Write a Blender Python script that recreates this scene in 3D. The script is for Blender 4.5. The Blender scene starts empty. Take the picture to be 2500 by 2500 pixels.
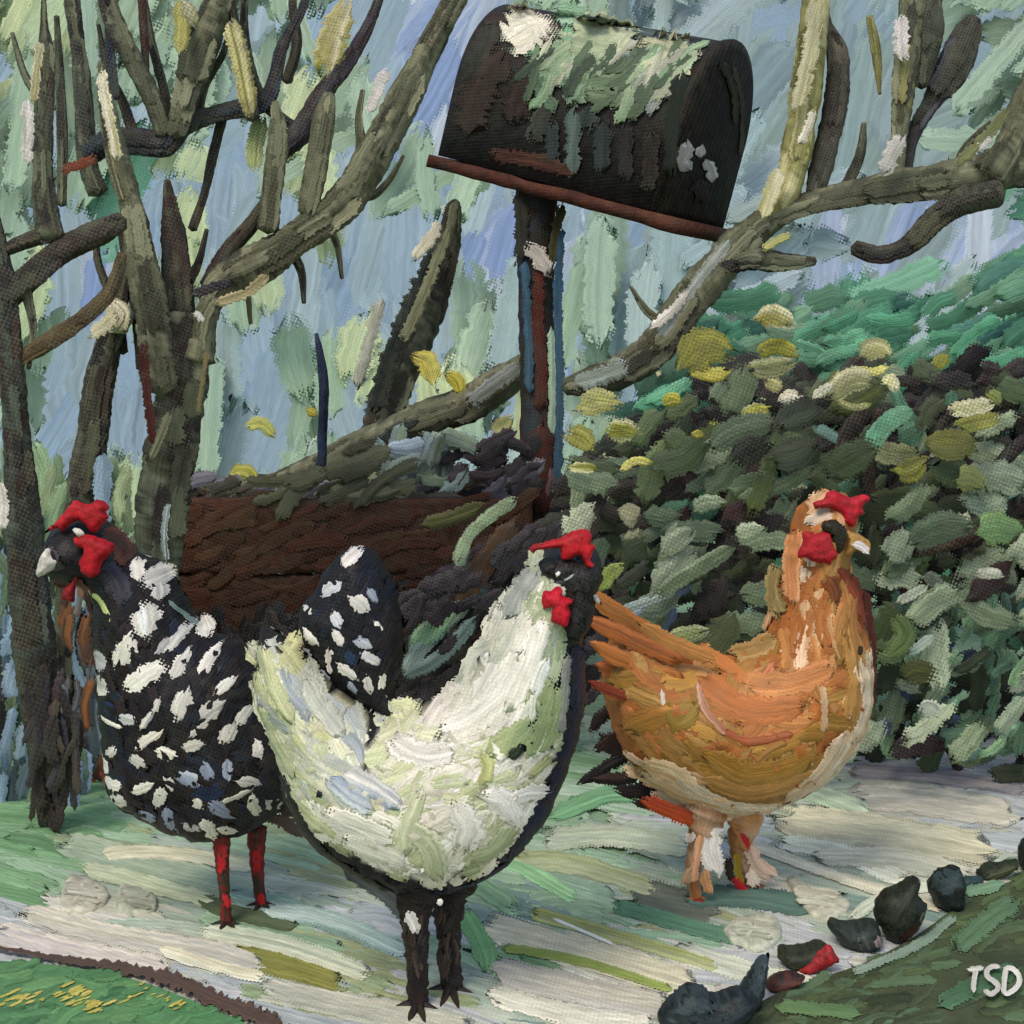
import bpy, math, random
import numpy as np
from mathutils import Vector
from mathutils.geometry import delaunay_2d_cdt

random.seed(7)
rng = np.random.default_rng(7)
R = math.radians
sc = bpy.context.scene

# ------------------------------------------------------------------ camera, light, exposure
F = 3500.0            # focal length in pixels of the 2500 px photograph
H0 = 0.57             # camera height
cam_d = bpy.data.cameras.new('camera')
cam = bpy.data.objects.new('camera', cam_d)
sc.collection.objects.link(cam)
cam.location = (0, 0, H0)
cam.rotation_euler = (R(90), 0, 0)
cam_d.sensor_width = 36
cam_d.lens = 36 * F / 2500
cam_d.shift_y = -0.1
cam_d.clip_start = 0.05
cam_d.clip_end = 500
sc.camera = cam

SUN_EL, SUN_AZ = 49, -30          # high, from the left and behind the camera
world = bpy.data.worlds.new('World')
sc.world = world
world.use_nodes = True
wn = world.node_tree
sky = wn.nodes.new('ShaderNodeTexSky')
sky.sky_type = 'NISHITA'
sky.sun_disc = False
sky.sun_elevation = R(SUN_EL)
sky.sun_rotation = R(180 + SUN_AZ)
wn.links.new(sky.outputs[0], wn.nodes['Background'].inputs[0])
wn.nodes['Background'].inputs[1].default_value = 0.15

sun_d = bpy.data.lights.new('sun', 'SUN')
sun_d.energy = 2.2
sun_d.angle = R(24)
sun_d.color = (1.0, 0.90, 0.77)
sun = bpy.data.objects.new('sun', sun_d)
sc.collection.objects.link(sun)
sv = Vector((math.sin(R(SUN_AZ)) * math.cos(R(SUN_EL)), -math.cos(R(SUN_AZ)) * math.cos(R(SUN_EL)), math.sin(R(SUN_EL))))
sun.rotation_euler = sv.to_track_quat('Z', 'Y').to_euler()

sc.view_settings.view_transform = 'Standard'
sc.view_settings.look = 'None'
sc.view_settings.exposure = 0.17
sc.view_settings.gamma = 1.0
sc.view_settings.use_curve_mapping = False

# ------------------------------------------------------------------ colours and materials
def lin(h):
    h = h.lstrip('#')
    v = [int(h[i:i + 2], 16) / 255 for i in (0, 2, 4)]
    return np.array([x / 12.92 if x <= 0.04045 else ((x + 0.055) / 1.055) ** 2.4 for x in v])

def paint(name, dist, weave=0.5, rough=0.5, emit=0.0, bump=1.0, speck=0.35, under=None, con=1.0, dry=0.0):
    """thick brushed surface with a woven tooth; dist sets the real size of the weave"""
    m = bpy.data.materials.new(name)
    m.use_nodes = True
    nt = m.node_tree
    N, L = nt.nodes, nt.links
    bs = N['Principled BSDF']
    def node(t, **kw):
        n = N.new(t)
        for k, v in kw.items():
            setattr(n, k, v)
        return n
    def math_(op, a, b=None):
        n = node('ShaderNodeMath', operation=op)
        for i, x in enumerate((a, b)):
            if x is None: continue
            if isinstance(x, (int, float)): n.inputs[i].default_value = x
            else: L.new(x, n.inputs[i])
        return n.outputs[0]
    col = node('ShaderNodeAttribute', attribute_name='Col')
    geo = node('ShaderNodeNewGeometry')
    sep = node('ShaderNodeSeparateXYZ')
    # wobble the threads a little
    nz = node('ShaderNodeTexNoise'); nz.inputs['Scale'].default_value = 14 / dist
    L.new(geo.outputs['Position'], nz.inputs['Vector'])
    vm = node('ShaderNodeVectorMath', operation='MULTIPLY_ADD')
    L.new(nz.outputs['Color'], vm.inputs[0]); vm.inputs[1].default_value = (0.006 * dist,) * 3
    L.new(geo.outputs['Position'], vm.inputs[2])
    L.new(vm.outputs[0], sep.inputs[0])
    k = 2 * math.pi / (0.0037 * dist)
    v = math_('MULTIPLY_ADD', sep.outputs[1], 0.45)
    N_v = v.node; L.new(sep.outputs[2], N_v.inputs[2])
    a = math_('MULTIPLY_ADD', v, 0.45); L.new(sep.outputs[0], a.node.inputs[2])
    b = math_('MULTIPLY_ADD', sep.outputs[0], -0.45); L.new(v, b.node.inputs[2])
    sa = math_('SINE', math_('MULTIPLY', a, k))
    sb = math_('SINE', math_('MULTIPLY', b, k))
    wv = math_('MULTIPLY_ADD', math_('MULTIPLY', sa, sb), 0.5); wv.node.inputs[2].default_value = 0.5
    # bristle noise
    n2 = node('ShaderNodeTexNoise'); n2.inputs['Scale'].default_value = 130 / dist; n2.inputs['Detail'].default_value = 5
    L.new(geo.outputs['Position'], n2.inputs['Vector'])
    n3 = node('ShaderNodeTexNoise'); n3.inputs['Scale'].default_value = 24 / dist; n3.inputs['Detail'].default_value = 6
    n3.inputs['Roughness'].default_value = 0.65
    L.new(geo.outputs['Position'], n3.inputs['Vector'])
    # colour: pigment variation and dry-brush specks where the tooth shows
    br = node('ShaderNodeAttribute', attribute_name='brush')
    nb = node('ShaderNodeTexNoise'); nb.inputs['Scale'].default_value = 1.0; nb.inputs['Detail'].default_value = 3; nb.inputs['Roughness'].default_value = 0.6
    L.new(br.outputs['Vector'], nb.inputs['Vector'])
    bris = nb.outputs[0]
    both = math_('ADD', math_('MULTIPLY', bris, 0.65), math_('MULTIPLY', n3.outputs[0], 0.35))
    mr = node('ShaderNodeMapRange'); L.new(both, mr.inputs[0])
    mr.inputs[1].default_value = 0.34; mr.inputs[2].default_value = 0.66
    mr.inputs[3].default_value = 1 - 0.38 * con; mr.inputs[4].default_value = 1 + 0.36 * con
    vmul = node('ShaderNodeVectorMath', operation='SCALE')
    L.new(col.outputs['Color'], vmul.inputs[0]); L.new(mr.outputs[0], vmul.inputs['Scale'])
    n4 = node('ShaderNodeTexNoise'); n4.inputs['Scale'].default_value = 9 / dist; n4.inputs['Detail'].default_value = 4
    L.new(geo.outputs['Position'], n4.inputs['Vector'])
    t = math_('SUBTRACT', math_('ADD', math_('MULTIPLY', wv, 0.42), math_('ADD', math_('MULTIPLY', n4.outputs[0], 0.9), math_('MULTIPLY', n2.outputs[0], 0.8))), 0.98)
    ms = node('ShaderNodeMapRange'); L.new(t, ms.inputs[0])
    ms.inputs[1].default_value = 0.09; ms.inputs[2].default_value = 0.17
    ms.inputs[3].default_value = 0.0; ms.inputs[4].default_value = speck
    mix = node('ShaderNodeMix', data_type='RGBA')
    L.new(ms.outputs[0], mix.inputs['Factor']); L.new(vmul.outputs[0], mix.inputs['A'])
    dk = node('ShaderNodeVectorMath', operation='MULTIPLY_ADD')
    L.new(col.outputs['Color'], dk.inputs[0]); dk.inputs[1].default_value = (0.5, 0.52, 0.5) if under is None else (0.25,) * 3; dk.inputs[2].default_value = (0.045, 0.055, 0.035) if under is None else under
    L.new(dk.outputs[0], mix.inputs['B'])
    L.new(mix.outputs['Result'], bs.inputs['Base Color'])
    bs.inputs['Roughness'].default_value = rough
    bs.inputs['Specular IOR Level'].default_value = 0.2
    if dry:
        # dry-brush: towards its rim a mark breaks up over the woven tooth
        ed = node('ShaderNodeAttribute', attribute_name='edge')
        q = math_('ADD', ed.outputs['Fac'], math_('ADD', math_('MULTIPLY', wv, 0.7), math_('ADD', math_('MULTIPLY', bris, 1.6 * dry + 0.4), math_('MULTIPLY', n4.outputs[0], 1.2))))
        al = math_('GREATER_THAN', q, 0.95 + 0.9 * dry + 0.35)
        L.new(al, bs.inputs['Alpha'])
    h = math_('ADD', math_('MULTIPLY', wv, weave * 0.16), math_('ADD', math_('MULTIPLY', n2.outputs[0], 0.45), math_('MULTIPLY', bris, 0.9)))
    bp = node('ShaderNodeBump'); bp.inputs['Strength'].default_value = 0.55 * bump
    bp.inputs['Distance'].default_value = 0.0016 * dist
    L.new(h, bp.inputs['Height']); L.new(bp.outputs[0], bs.inputs['Normal'])
    if emit:
        L.new(mix.outputs['Result'], bs.inputs['Emission Color'])
        bs.inputs['Emission Strength'].default_value = emit
        dark = node('ShaderNodeVectorMath', operation='SCALE'); L.new(mix.outputs['Result'], dark.inputs[0]); dark.inputs['Scale'].default_value = 0.25
        L.new(dark.outputs[0], bs.inputs['Base Color'])
    return m

# ------------------------------------------------------------------ mesh builder
class MB:
    def __init__(s): s.v = []; s.f = []; s.c = []; s.b = []; s.e = []; s.n = 0
    def add(s, V, Fa, C, Bv=None, E=None):
        s.e.append(np.asarray(E, float) if E is not None else np.ones(len(V)) * 3)
        s.b.append(np.asarray(Bv, float) if Bv is not None else np.asarray(V, float) * 60)
        s.v.append(np.asarray(V, float)); s.c.append(np.asarray(C, float))
        s.f.extend([tuple(i + s.n for i in q) for q in Fa]); s.n += len(V)
    def build(s, name, mat, parent=None, origin=None):
        V = np.vstack(s.v); C = np.clip(np.vstack(s.c), 0.002, 0.92)
        par = Vector(parent.location) if parent is not None and parent.type == 'EMPTY' else None
        if parent is not None and par is None: par = Vector(parent.matrix_world.translation)
        off = np.zeros(3)
        if par is not None: off = np.array(parent['_o'])
        o_loc = (0, 0, 0)
        if parent is None:
            off = np.array(origin) if origin is not None else np.array([(V[:, 0].min() + V[:, 0].max()) / 2, (V[:, 1].min() + V[:, 1].max()) / 2, V[:, 2].min()])
            o_loc = tuple(off)
        me = bpy.data.meshes.new(name)
        me.from_pydata((V - off).tolist(), [], s.f)
        at = me.color_attributes.new('Col', 'FLOAT_COLOR', 'POINT')
        at.data.foreach_set('color', np.hstack([C, np.ones((len(C), 1))]).astype(np.float32).ravel())
        bt = me.attributes.new('brush', 'FLOAT_VECTOR', 'POINT')
        bt.data.foreach_set('vector', np.vstack(s.b).astype(np.float32).ravel())
        et = me.attributes.new('edge', 'FLOAT', 'POINT')
        et.data.foreach_set('value', np.concatenate(s.e).astype(np.float32))
        me.polygons.foreach_set('use_smooth', [True] * len(me.polygons))
        me.materials.append(mat)
        ob = bpy.data.objects.new(name, me)
        sc.collection.objects.link(ob)
        ob.location = o_loc
        if parent is not None: ob.parent = parent
        ob['_o'] = [float(x) for x in off]
        return ob

def thing(name, label, cat, loc, group=None):
    o = bpy.data.objects.new(name, None)
    sc.collection.objects.link(o)
    o.empty_display_size = 0.05
    o.location = loc
    o['_o'] = [float(x) for x in loc]
    o['label'] = label; o['category'] = cat
    if group: o['group'] = group
    return o
def tag(o, label, cat, group=None):
    o['label'] = label; o['category'] = cat
    if group: o['group'] = group
    return o
def kind(o, k, label=None):
    o['kind'] = k
    if label: o['label'] = label
    return o

# ------------------------------------------------------------------ from photograph pixels to places
def V3(px, py, D):
    px = np.asarray(px, float); py = np.asarray(py, float); D = np.asarray(D, float) + 0 * px
    return np.stack([(px - 1250) / F * D, D, H0 - (py - 1000) / F * D], -1)
def upright(D, tx=0, ty=0, cx=0, cy=0):           # an upright plane D metres away, tiltable
    def m(px, py, h):
        d = D + (tx * (px - cx) + ty * (py - cy)) * D / F
        return V3(px, py, d - h * D / F)
    return m
def on_ground(base=0.0):
    def m(px, py, h):
        D = F * H0 / (np.maximum(py, 1120) - 1000)
        P = V3(px, py, D)
        P[:, 2] = base + np.asarray(h) * D / F * 0.5
        return P
    return m
def gpt(px, py):
    return tuple(float(x) for x in V3(px, py, F * H0 / (py - 1000)))

def smooth_path(pts, step):
    P = np.array(pts, float)
    if len(P) == 2:
        n = max(3, int(np.linalg.norm(P[1, :2] - P[0, :2]) / step) + 1)
        t = np.linspace(0, 1, n)[:, None]
        return P[0] * (1 - t) + P[1] * t
    Q = np.vstack([2 * P[0] - P[1], P, 2 * P[-1] - P[-2]])
    out = []
    for i in range(1, len(Q) - 2):
        n = max(2, int(np.linalg.norm(Q[i + 1, :2] - Q[i, :2]) / step) + 1)
        for t in np.linspace(0, 1, n, endpoint=False):
            a, b, c, d = Q[i - 1], Q[i], Q[i + 1], Q[i + 2]
            out.append(0.5 * ((2 * b) + (c - a) * t + (2 * a - 5 * b + 4 * c - d) * t * t + (3 * b - a - 3 * c + d) * t ** 3))
    out.append(P[-1])
    return np.array(out)

def stroke(mb, pts, w, mp, cols, th=None, n=8, step=8, rag=0.10, ends=(0.5, 0.5), streak=0.5, wprof=None, lift=0.0, jit=0.06):
    """one thick brush mark: a low ridged ribbon of paint, leaf, feather or bark"""
    P = smooth_path(pts, step)[:, :2]
    m = len(P)
    T = np.gradient(P, axis=0); T /= np.linalg.norm(T, axis=1)[:, None] + 1e-9
    Nn = np.stack([-T[:, 1], T[:, 0]], 1)
    seg = np.r_[0, np.cumsum(np.linalg.norm(np.diff(P, axis=0), axis=1))]
    Ln = seg[-1] + 1e-6; u = seg / Ln
    e0 = max(ends[0] * w / Ln, 1e-4); e1 = max(ends[1] * w / Ln, 1e-4)
    pr = np.sqrt(np.clip(1 - (1 - np.clip(u / e0, 0, 1)) ** 2, 0.0, 1)) * np.sqrt(np.clip(1 - (1 - np.clip((1 - u) / e1, 0, 1)) ** 2, 0.0, 1))
    pr = np.maximum(pr, 0.12)
    if wprof is not None: pr = pr * np.interp(u, np.linspace(0, 1, len(wprof)), wprof)
    hw = 0.5 * w * pr
    s = np.linspace(-1, 1, n)
    ridge = rng.normal(0, 1, n)
    lo = hw * (1 + rng.normal(0, rag, m)); hi = hw * (1 + rng.normal(0, rag, m))
    off = np.where(s[None] < 0, s[None] * lo[:, None], s[None] * hi[:, None])
    # ragged ends: every bristle line starts and stops in its own place
    pull = rng.uniform(-1, 1, n) * min(0.35 * w, 0.18 * Ln)
    sh = (np.clip(1 - u / 0.2, 0, 1)[:, None] * pull[None]) + (np.clip(1 - (1 - u) / 0.2, 0, 1)[:, None] * np.roll(pull, 2)[None])
    X = P[:, None, :] + Nn[:, None, :] * off[..., None] + T[:, None, :] * sh[..., None]
    th = min(4.5, w * 0.10) if th is None else min(th * 0.55, w * 0.12)
    hgt = th * (np.sqrt(np.clip(1 - s ** 2, 0, 1)))[None] * (0.6 + 0.4 * pr[:, None]) + th * 0.22 * ridge[None] * (1 - s ** 2)[None] + rng.normal(0, 0.05 * th, (m, n))
    hgt = hgt + lift
    cs = [lin(c) if isinstance(c, str) else np.asarray(c) for c in (cols if isinstance(cols, (list, tuple)) else [cols])]
    ia = rng.integers(0, len(cs)); ib = rng.integers(0, len(cs))
    if len(cs) > 1 and streak > 0.7: ia, ib = 0, 1
    k = np.clip(0.5 + streak * rng.normal(0, 0.6, n)[None] + 0.5 * (u[:, None] - 0.5) + rng.normal(0, 0.08, (m, n)), 0, 1)
    C = cs[ia][None, None] * (1 - k[..., None]) + cs[ib][None, None] * k[..., None]
    C = C * (1 + rng.normal(0, jit) + 0.09 * rng.normal(0, 1, n)[None, :, None])
    V = mp(X[..., 0].ravel(), X[..., 1].ravel(), hgt.ravel())
    Fa = []
    for i in range(m - 1):
        for j in range(n - 1):
            a = i * n + j
            Fa.append((a, a + 1, a + n + 1, a + n))
    Bv = np.stack([np.repeat(seg / 75, n), (s[None] * hw.max() / 5.5 + 0 * u[:, None]).ravel() + 50, np.full(m * n, random.uniform(0, 900))], 1)
    E = np.minimum((1 - np.abs(s))[None] * 2.4 + 0 * u[:, None], np.minimum(u * Ln, (1 - u) * Ln)[:, None] / (0.45 * w) + 0.1)
    mb.add(V, Fa, C.reshape(-1, 3), Bv, np.minimum(E, 1.3).ravel())

def tube(mb, pts, cols, D, sides=14, step=14, rag=0.05, ridges=0.06, k_streak=0.8):
    """pts: (px, py, radius in px[, depth offset in m]) : a limb with barky ridges and painted streaks"""
    pts = [tuple(p) + (0.0,) * (4 - len(p)) for p in pts]
    Q = smooth_path(pts, step)
    Dd = D + Q[:, 3]
    Cn = V3(Q[:, 0], Q[:, 1], Dd)
    r = np.maximum(Q[:, 2], 1.0) * Dd / F
    m = len(Cn)
    T = np.gradient(Cn, axis=0); T /= np.linalg.norm(T, axis=1)[:, None]
    ref = np.array([0, 1.0, 0])
    A = np.cross(T, ref); A /= np.linalg.norm(A, axis=1)[:, None] + 1e-9
    B = np.cross(A, T)
    th = np.linspace(0, 2 * math.pi, sides, endpoint=False)
    rid = rng.normal(0, ridges, sides)
    slow = np.interp(np.arange(m), np.linspace(0, m - 1, max(3, m // 6)), rng.normal(0, 0.06, max(3, m // 6)))
    rr = r[:, None] * (1 + rid[None] + rng.normal(0, rag * 0.7, (m, sides)) + slow[:, None])
    V = Cn[:, None] + rr[..., None] * (np.cos(th)[None, :, None] * A[:, None] + np.sin(th)[None, :, None] * B[:, None])
    cs = np.array([lin(c) for c in cols])
    nk = max(3, m // 7)
    ctrl = rng.uniform(0, 1, (nk, sides))
    k = np.stack([np.interp(np.arange(m), np.linspace(0, m - 1, nk), ctrl[:, j]) for j in range(sides)], 1)
    k = np.clip((0.5 * (k + np.roll(k, 1, 1)) - 0.5) * 2.2 + 0.5 + rng.normal(0, 0.07, (m, sides)), 0, 1) * (len(cs) - 1)
    i0 = np.floor(k).astype(int).clip(0, len(cs) - 1); i1 = np.minimum(i0 + 1, len(cs) - 1); fr = (k - i0)[..., None]
    C = cs[i0] * (1 - fr) + cs[i1] * fr
    Fa = []
    for i in range(m - 1):
        for j in range(sides):
            j2 = (j + 1) % sides
            Fa.append((i * sides + j, i * sides + j2, (i + 1) * sides + j2, (i + 1) * sides + j))
    VV = V.reshape(-1, 3); CC = C.reshape(-1, 3)
    L_ = np.r_[0, np.cumsum(np.linalg.norm(np.diff(Q[:, :2], axis=0), axis=1))]
    rm = Q[:, 2].max()
    Bv = np.stack([np.repeat(L_ / 90, sides), np.tile(np.cos(th) * rm / 6, m), np.tile(np.sin(th) * rm / 6, m) + random.uniform(0, 500)], 1)
    tips = np.stack([Cn[0] - T[0] * r[0] * 0.5, Cn[-1] + T[-1] * r[-1] * 0.5])
    n0 = len(VV)
    for j in range(sides):
        j2 = (j + 1) % sides
        Fa.append((n0, j2, j)); Fa.append((n0 + 1, (m - 1) * sides + j, (m - 1) * sides + j2))
    mb.add(np.vstack([VV, tips]), Fa, np.vstack([CC, CC[:1], CC[-1:]]), np.vstack([Bv, Bv[:1], Bv[-1:]]))

def inside(poly, x, y):
    P = np.array(poly, float); c = np.zeros(np.shape(x), bool)
    j = len(P) - 1
    for i in range(len(P)):
        xi, yi = P[i]; xj, yj = P[j]
        c ^= ((yi > y) != (yj > y)) & (x < (xj - xi) * (y - yi) / (yj - yi + 1e-12) + xi)
        j = i
    return c
def edge_dist(poly, x, y):
    P = np.array(poly, float); d = np.full(np.shape(x), 1e9)
    for i in range(len(P)):
        a = P[i]; b = P[(i + 1) % len(P)]; ab = b - a
        t = np.clip(((x - a[0]) * ab[0] + (y - a[1]) * ab[1]) / (ab @ ab + 1e-9), 0, 1)
        d = np.minimum(d, np.hypot(x - a[0] - t * ab[0], y - a[1] - t * ab[1]))
    return d
def rounded(poly, step=14, rag=0.0):
    P = np.array(list(poly) + [poly[0]], float)
    Q = np.vstack([P[-2], P, P[1]])
    out = []
    for i in range(1, len(Q) - 2):
        n = max(1, int(np.linalg.norm(Q[i + 1] - Q[i]) / step))
        for t in np.linspace(0, 1, n, endpoint=False):
            a, b, c, d = Q[i - 1], Q[i], Q[i + 1], Q[i + 2]
            out.append(0.5 * ((2 * b) + (c - a) * t + (2 * a - 5 * b + 4 * c - d) * t * t + (3 * b - a - 3 * c + d) * t ** 3))
    out = np.array(out)
    return out + rng.normal(0, rag, out.shape) if rag else out

class Solid:
    """a rounded body given by its side outline: plump in depth, closed front and back"""
    def __init__(s, poly, D, Rad, T, step=16, rag=2.0):
        s.poly = rounded(poly, step, rag); s.D = D; s.R = Rad; s.T = T; s.step = step
    def t(s, px, py):
        px = np.asarray(px, float); py = np.asarray(py, float)
        d = np.where(inside(s.poly, px, py), edge_dist(s.poly, px, py), 0)
        q = np.clip(d / s.R, 0, 1)
        return s.T * np.sqrt(np.clip(1 - (1 - q) ** 2, 0, 1))
    def mesh(s, mb, cols, rough=0.002, pale=None):
        P = s.poly; n = len(P); st = s.step
        gx, gy = np.meshgrid(np.arange(P[:, 0].min(), P[:, 0].max(), st), np.arange(P[:, 1].min(), P[:, 1].max(), st))
        gx = gx.ravel() + rng.uniform(-.2, .2, gx.size) * st; gy = gy.ravel() + rng.uniform(-.2, .2, gy.size) * st
        ok = inside(P, gx, gy) & (edge_dist(P, gx, gy) > st * 0.45)
        pts = [Vector((float(a), float(b))) for a, b in P] + [Vector((float(a), float(b))) for a, b in zip(gx[ok], gy[ok])]
        v, _, f, *_r = delaunay_2d_cdt(pts, [(i, (i + 1) % n) for i in range(n)], [], 1, 1e-4)
        A = np.array([[q.x, q.y] for q in v])
        t = s.t(A[:, 0], A[:, 1]); rim = edge_dist(P, A[:, 0], A[:, 1]) < 0.5
        t = np.where(rim, 0.0, t + rng.normal(0, rough, len(t)))
        fr = V3(A[:, 0], A[:, 1], s.D); bk = fr.copy()
        fr[:, 1] -= t; bk[:, 1] += t
        # keep the side outline true to its own plane: move only in depth
        cs = np.array([lin(c) for c in cols]); 
        C = cs[rng.integers(0, len(cs), len(A))] * (1 + rng.normal(0, 0.08, (len(A), 1)))
        if pale:
            for poly, pc in pale:
                q = inside(poly, A[:, 0], A[:, 1]) & (edge_dist(poly, A[:, 0], A[:, 1]) > 4); C[q] = lin(pc)
        N = len(A)
        Fa = [tuple(x) for x in f] + [tuple(i + N for i in x[::-1]) for x in f]
        mb.add(np.vstack([fr, bk]), Fa, np.vstack([C, C]))
    def mp(s, side=-1, extra=0.0):
        def m(px, py, h):
            t = s.t(px, py) + extra
            P = V3(px, py, s.D)
            P[:, 1] += side * (t + np.asarray(h) * s.D / F)
            return P
        return m

def fill(mb, poly, count, cols, Ls, Ws, ang, mp, spread=12, th=None, curve=0.12, step=10, n=6, rag=0.12, ends=(0.5, 0.5), lift=None):
    P = np.array(poly, float)
    k = 0; tries = 0
    while k < count and tries < count * 20:
        tries += 1
        x = random.uniform(P[:, 0].min(), P[:, 0].max()); y = random.uniform(P[:, 1].min(), P[:, 1].max())
        if not inside(P, np.array([x]), np.array([y]))[0]: continue
        a = R((ang(x, y) if callable(ang) else ang) + random.gauss(0, spread))
        Lg = random.uniform(*Ls); w = random.uniform(*Ws)
        dx, dy = math.cos(a) * Lg / 2, math.sin(a) * Lg / 2
        c = random.uniform(-curve, curve) * Lg
        m = mp(x, y) if getattr(mp, 'fresh', False) else mp
        stroke(mb, [(x - dx, y - dy), (x - math.sin(a) * c, y + math.cos(a) * c), (x + dx, y + dy)], w, m, cols(x, y) if callable(cols) else cols, th=th, step=step, n=n, rag=rag, ends=ends, lift=(random.uniform(0, 3) if lift is None else lift))
        k += 1

# materials
M = {
    'sky': paint('sky_paint', 9, weave=0.8, rough=0.9, emit=0.74, bump=0.4, speck=0.12, con=0.35, dry=0.5),
    'far': paint('far_foliage', 7.5, weave=1.2, rough=0.9, speck=0.4, bump=0.6, con=0.5, under=(0.22, 0.30, 0.30), dry=0.75),
    'mid': paint('leaf_and_bark', 2.6, rough=0.6, bump=1.0, speck=0.4, dry=0.35),
    'bark': paint('bark', 2.3, weave=1.0, rough=0.65, bump=1.2, speck=0.34, under=(0.12, 0.14, 0.09), dry=0.5),
    'leaf': paint('leaves', 2.1, weave=0.8, rough=0.5, bump=1.2, speck=0.6, under=(0.05, 0.05, 0.04), dry=0.25),
    'wood': paint('old_wood', 2.7, weave=1.2, rough=0.7, bump=0.9, speck=0.4, dry=0.6),
    'hen': paint('feathers', 1.6, weave=0.6, rough=0.5, bump=1.0, speck=0.28, con=0.8, dry=0.12),
    'skin': paint('comb_and_wattle', 1.6, weave=0.5, rough=0.6, bump=1.0, speck=0.25),
    'ground': paint('ground', 1.7, weave=0.9, rough=0.7, bump=0.9, speck=0.3, con=0.7, dry=0.6),
    'stone': paint('stone', 1.5, weave=0.5, rough=0.5, bump=1.0, speck=0.15),
}

# ------------------------------------------------------------------ sky and far foliage
PAL = {'B': ['90A6B2', '9BAEB4', '94A9B8', '8CA4BA'], 'L': ['A9B6CC', 'B4BECC'], 'P': ['8499BE', 'A2B0C8', 'B0BCC8'], 'T': ['84999C', '8C9EA2', '8196A0', '869A98'],
       'G': ['9BB094', '95AA94', 'A4B69E'], 'E': ['669C7E', '5C9276', '7AAA8C'], 'Y': ['B8C294', 'AEBC92', 'C2CA9C'], 'W': ['9AADB0', 'A4B2B0', '96AAAE', 'A4B0B8'],
       'D': ['3C5A47', '34503F', '4C6A50']}
ROWS = ["YYGGGTGGBBPPBGWWWWTTTTTTG", "YGTGGTGGBPPPBBBBBBTTTTTTG", "GBGGGGGGGPPPBBBBBTTTTTTTG", "GBGGYBBYGTPBBBBBBWTTTTTTG",
        "GBEGYPPYBTGGWBBBBWWTTTTTE", "GGGBYBBYBBBBPBBWWWWWPPPPP", "YBPGYBYBBBBBPPGWWWWEPPPPP", "YBBGGBBBBBBPPPGWWWWEEEWPP",
        "GBBBGBBBYBBGPPGTTWEEEEEEE", "GBBBGBBGBBYGBBGTTWEEEEEEE", "GBBBGBBGBGBGYGGTGGEEEEEED", "GBBBGWBGGBGWGWGTGGEEDDDDD", "GGGYYWGGGGWWWWWWGGDDDDDDD"]
def cell(x, y):
    return ROWS[int(min(max(y // 100, 0), 12))][int(min(max(x // 100, 0), 24))]

mb = MB()
# curved backdrop shell of the sky, its own light
Nx, Nz = 60, 30
vs = []; 
for i in range(Nx + 1):
    a = (i / Nx - 0.5) * R(150)
    for j in range(Nz + 1):
        vs.append((math.sin(a) * 10, math.cos(a) * 10, -0.4 + 8 * j / Nz))
fa = [(i * (Nz + 1) + j, (i + 1) * (Nz + 1) + j, (i + 1) * (Nz + 1) + j + 1, i * (Nz + 1) + j + 1) for i in range(Nx) for j in range(Nz)]
mb.add(vs, fa, np.tile(lin('93A9BC'), (len(vs), 1)) * (1 + rng.normal(0, .03, (len(vs), 1))))
skyD = upright(9.3)
for k in range(1000):
    x = random.uniform(-900, 3400); y = random.uniform(-500, 1330)
    c = cell(x + random.gauss(0, 35), y + random.gauss(0, 35))
    if c not in 'BLPT': c = 'T' if x > 1600 else 'B'
    a = R(random.gauss(97 if x < 1700 else 115, 13)); Lg = random.uniform(180, 420); w = random.uniform(60, 130)
    if x < 1100 and y < 400: a = R(random.gauss(118, 14))
    dx, dy = math.cos(a) * Lg / 2, math.sin(a) * Lg / 2
    stroke(mb, [(x - dx, y - dy), (x + random.gauss(0, 8), y), (x + dx, y + dy)], w, skyD, random.sample(PAL[c], 2), th=2.5, n=12, step=14, rag=0.05, lift=random.uniform(0, 10), jit=0.04)
kind(mb.build('sky', M['sky']), 'structure')

mb = MB()
for k in range(1350):
    x = random.uniform(-900, 3400); y = random.uniform(-500, 1290)
    c = cell(x + random.gauss(0, 25), y + random.gauss(0, 25))
    mid = 520 < x < 1350 and y > 420
    if c in 'BLPT':
        if 1090 < x < 1250 and 440 < y < 900: continue
        if mid and random.random() < 0.07: c = random.choice('WWWG')
        else: continue
    a = R(random.gauss(94, 8)); Lg = random.uniform(140, 340); w = random.uniform(44, 110)
    if x > 1650: a = R(random.gauss(155, 22))
    elif y < 450: a = R(random.gauss(102, 16))
    if c == 'Y': Lg *= 0.7
    dx, dy = math.cos(a) * Lg / 2, math.sin(a) * Lg / 2
    stroke(mb, [(x - dx, y - dy), (x + random.gauss(0, 6), y), (x + dx, y + dy)], w, upright(random.uniform(7.4, 8.0)), random.sample(PAL[c], 2), th=2, n=12, step=10, rag=0.12, jit=0.05)
kind(mb.build('distant_foliage', M['far']), 'stuff', 'soft green and yellow foliage far behind the trees')

# ------------------------------------------------------------------ ground, path, water, grass
mb = MB()
gx = np.linspace(-14, 14, 60); gy = np.concatenate([np.linspace(-1.5, 3, 60), np.linspace(3.3, 14, 20)])
X, Y = np.meshgrid(gx, gy, indexing='ij'); nY = len(gy)
V = np.stack([X.ravel(), Y.ravel(), np.zeros(X.size)], 1)
fa = [(i * nY + j, (i + 1) * nY + j, (i + 1) * nY + j + 1, i * nY + j + 1) for i in range(59) for j in range(nY - 1)]
mb.add(V, fa, np.tile(lin('86A282'), (len(V), 1)) * (1 + rng.normal(0, .06, (len(V), 1))))
kind(mb.build('ground', M['ground'], origin=(0, 0, 0)), 'structure')

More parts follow.
